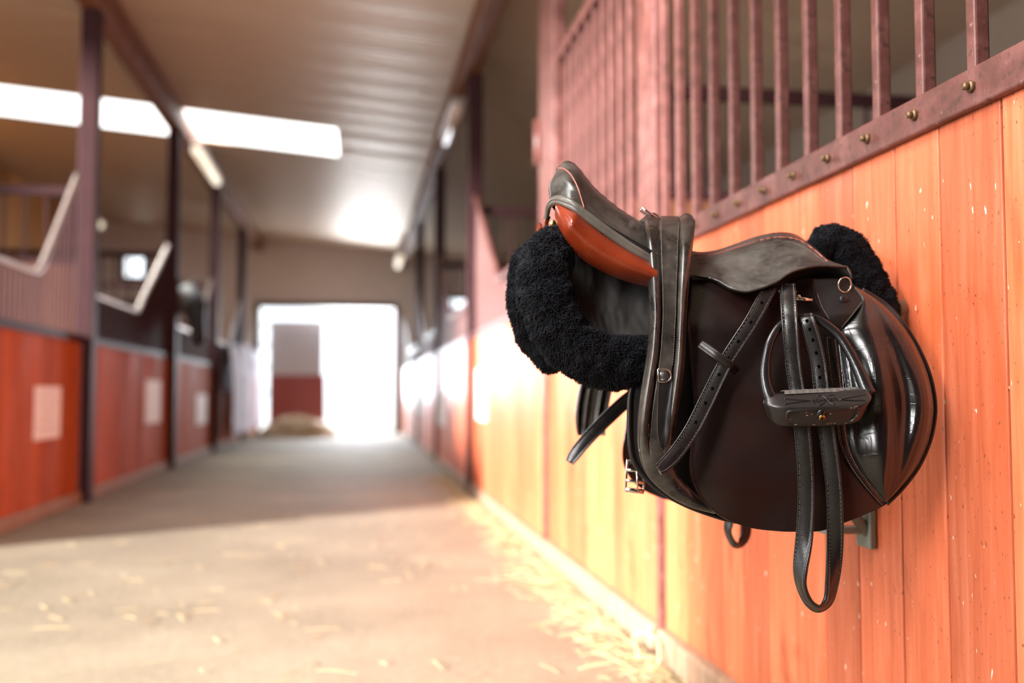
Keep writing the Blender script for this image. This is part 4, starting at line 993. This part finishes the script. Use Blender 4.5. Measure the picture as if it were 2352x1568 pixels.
# pad body over the rack (mostly hidden)
b = MB(); U = patch([[(1300, 600, 1.74), (1300, 560, 1.76), (1300, 600, 1.84)], [(1600, 700, 1.68), (1600, 640, 1.76), (1600, 700, 1.86)], [(1900, 690, 1.66), (1900, 600, 1.76), (1900, 690, 1.86)]], 16, 14)
b.grid(U.G, thick=.012, off=(0, 0, -1)); b.build('body', M['lining'], pad)

# ================================================================== SADDLE RACK on the wall
rack = thing('saddle_rack', (0.99, YC, 1.0), 'grey-green steel saddle rack bolted to the plank wall under the saddle', 'saddle rack')
b = MB(); zt = atX(1990, 575, 0.995).z; zb_ = atX(1950, 1245, 0.99).z
b.box((0.984, 1.815, zb_), (0.998, 1.872, zt), bev=.003); b.build('wall_plate', M['rack'], rack)
b = MB(); b.tube([(0.99, 1.835, 1.02), (0.40, 1.80, 1.02), (0.36, 1.76, 1.02), (0.40, 1.72, 1.02), (0.99, 1.69, 1.02)], .013, 10); b.build('arm', M['rack'], rack)
b = MB(); b.tube([(0.99, 1.835, zb_ + .03), (0.62, 1.78, 1.01)], .011, 10); b.build('brace', M['rack'], rack)
b = MB(); b.box((0.90, 1.83, zb_ + .028), (0.985, 1.872, zb_ + .04), bev=.003); b.build('foot_block', M['rack'], rack)
b = MB(); b.tube([(0.997, 1.80, zt - .02), (0.965, 1.80, zt - .02), (0.955, 1.80, zt - .045)], .009, 8); b.build('hook', M['rack'], rack)

# ================================================================== HORSE looking out over the left stall front
horse = MB()
HXL = XL + 0.06
def ringpts(c, ax, side, ru, rs, seg=18):
    ax = Vector(ax).normalized(); side = Vector(side); side = (side - ax * side.dot(ax)).normalized(); up = side.cross(ax)
    return [Vector(c) + side * (rs * math.cos(2 * math.pi * k / seg)) + up * (ru * math.sin(2 * math.pi * k / seg)) for k in range(seg)]
HS = 1.18
path = [((HXL - 1.5, 13.30, 1.05), .34, .27), ((HXL - 1.15, 13.15, 1.18), .36, .28), ((HXL - .85, 13.00, 1.36), .30, .20), ((HXL - .55, 12.82, 1.60), .235, .135), ((HXL - .30, 12.68, 1.83), .185, .115), ((HXL - .10, 12.58, 2.00), .150, .11), ((HXL + .03, 12.50, 2.06), .125, .11),
        ((HXL + .12, 12.42, 2.01), .135, .115), ((HXL + .17, 12.36, 1.90), .150, .115), ((HXL + .20, 12.32, 1.78), .125, .095), ((HXL + .23, 12.28, 1.65), .098, .075), ((HXL + .25, 12.25, 1.55), .085, .070), ((HXL + .26, 12.23, 1.48), .072, .066), ((HXL + .265, 12.22, 1.44), .035, .035)]
cs = cru([p + (r1, r2) for p, r1, r2 in path], 60); G = []
for i, c in enumerate(cs):
    a = Vector(cs[min(i + 1, 59)][:3]) - Vector(cs[max(i - 1, 0)][:3]); G.append(ringpts(c[:3], a, (0.80, .60, 0.0), c[3] * HS, c[4] * HS))
horse.grid([r + [r[0]] for r in G]); horse.add(G[-1], [tuple(range(18))])
def trunk(path, n=30, seg=16, side=(0.0, 1, 0)):
    cs = cru([p + r for p, r in path], n); G = []
    for i, c in enumerate(cs):
        a = Vector(cs[min(i + 1, n - 1)][:3]) - Vector(cs[max(i - 1, 0)][:3]); G.append(ringpts(c[:3], a, side, c[3], c[4], seg))
    horse.grid([r + [r[0]] for r in G]); horse.add(G[-1], [tuple(range(seg))]); horse.add(G[0], [tuple(reversed(range(seg)))])
trunk([((HXL - 1.15, 13.15, 1.15), (.33, .26)), ((HXL - 1.4, 13.30, 1.15), (.38, .30)), ((HXL - 1.9, 13.60, 1.12), (.40, .33)), ((HXL - 2.3, 13.80, 1.18), (.38, .31)), ((HXL - 2.65, 13.98, 1.22), (.30, .25)), ((HXL - 2.85, 14.06, 1.2), (.12, .12))], side=(.45, .9, 0))
for (x, y, back) in ((HXL - 1.22, 12.98, 0), (HXL - 1.30, 13.42, 0), (HXL - 2.42, 13.68, 1), (HXL - 2.52, 14.08, 1)):
    d = .12 if back else 0
    trunk([((x, y, 1.12), (.15, .11)), ((x + .05 * back, y, .86), (.105, .085)), ((x - d, y, .58), (.06, .055)), ((x - d * .9, y, .50), (.055, .05)), ((x - d * .6, y, .25), (.038, .036)), ((x - d * .5 + .02, y, .12), (.045, .042)), ((x - d * .4 + .05, y, .05), (.062, .055)), ((x - d * .4 + .06, y, .002), (.070, .062))], 26, 12, (0, 1, 0))
for s in (-1, 1):                                       # ears
    ea = Vector((HXL + .03, 12.50, 2.13)) + Vector((.80, .60, 0)) * (.075 * s); horse.tube([ea, ea + Vector((.02, -.01, .07)) + Vector((.80, .60, 0)) * (.02 * s), ea + Vector((.04, -.02, .15)) + Vector((.80, .60, 0)) * (.03 * s)], [.038, .036, .006], 10)
ho = horse.build('horse', M['coat'], label='black horse with its head out over the left stall front', category='horse')
b = MB()
for s in (-1, 1): b.sphere(Vector((HXL + .17, 12.36, 1.90)) + Vector((.80, .60, 0)) * (.105 * s) + Vector((.045, -.03, 0)), (.022, .022, .022))
b.build('eye', M['eye'], ho)
b = MB(); random.seed(11)
for k in range(160):
    f = random.random(); p = Vector((HXL - .55, 12.82, 1.82)).lerp(Vector((HXL + .09, 12.46, 2.15)), f); d = Vector((random.gauss(.08, .05), random.gauss(-.06, .05), -random.uniform(.12, .3)))
    b.tube([p, p + d * .4 + Vector((.02, -.02, .03)), p + d], [.008, .008, .002], 5, cap=False)
b.build('mane', M['mane'], ho)
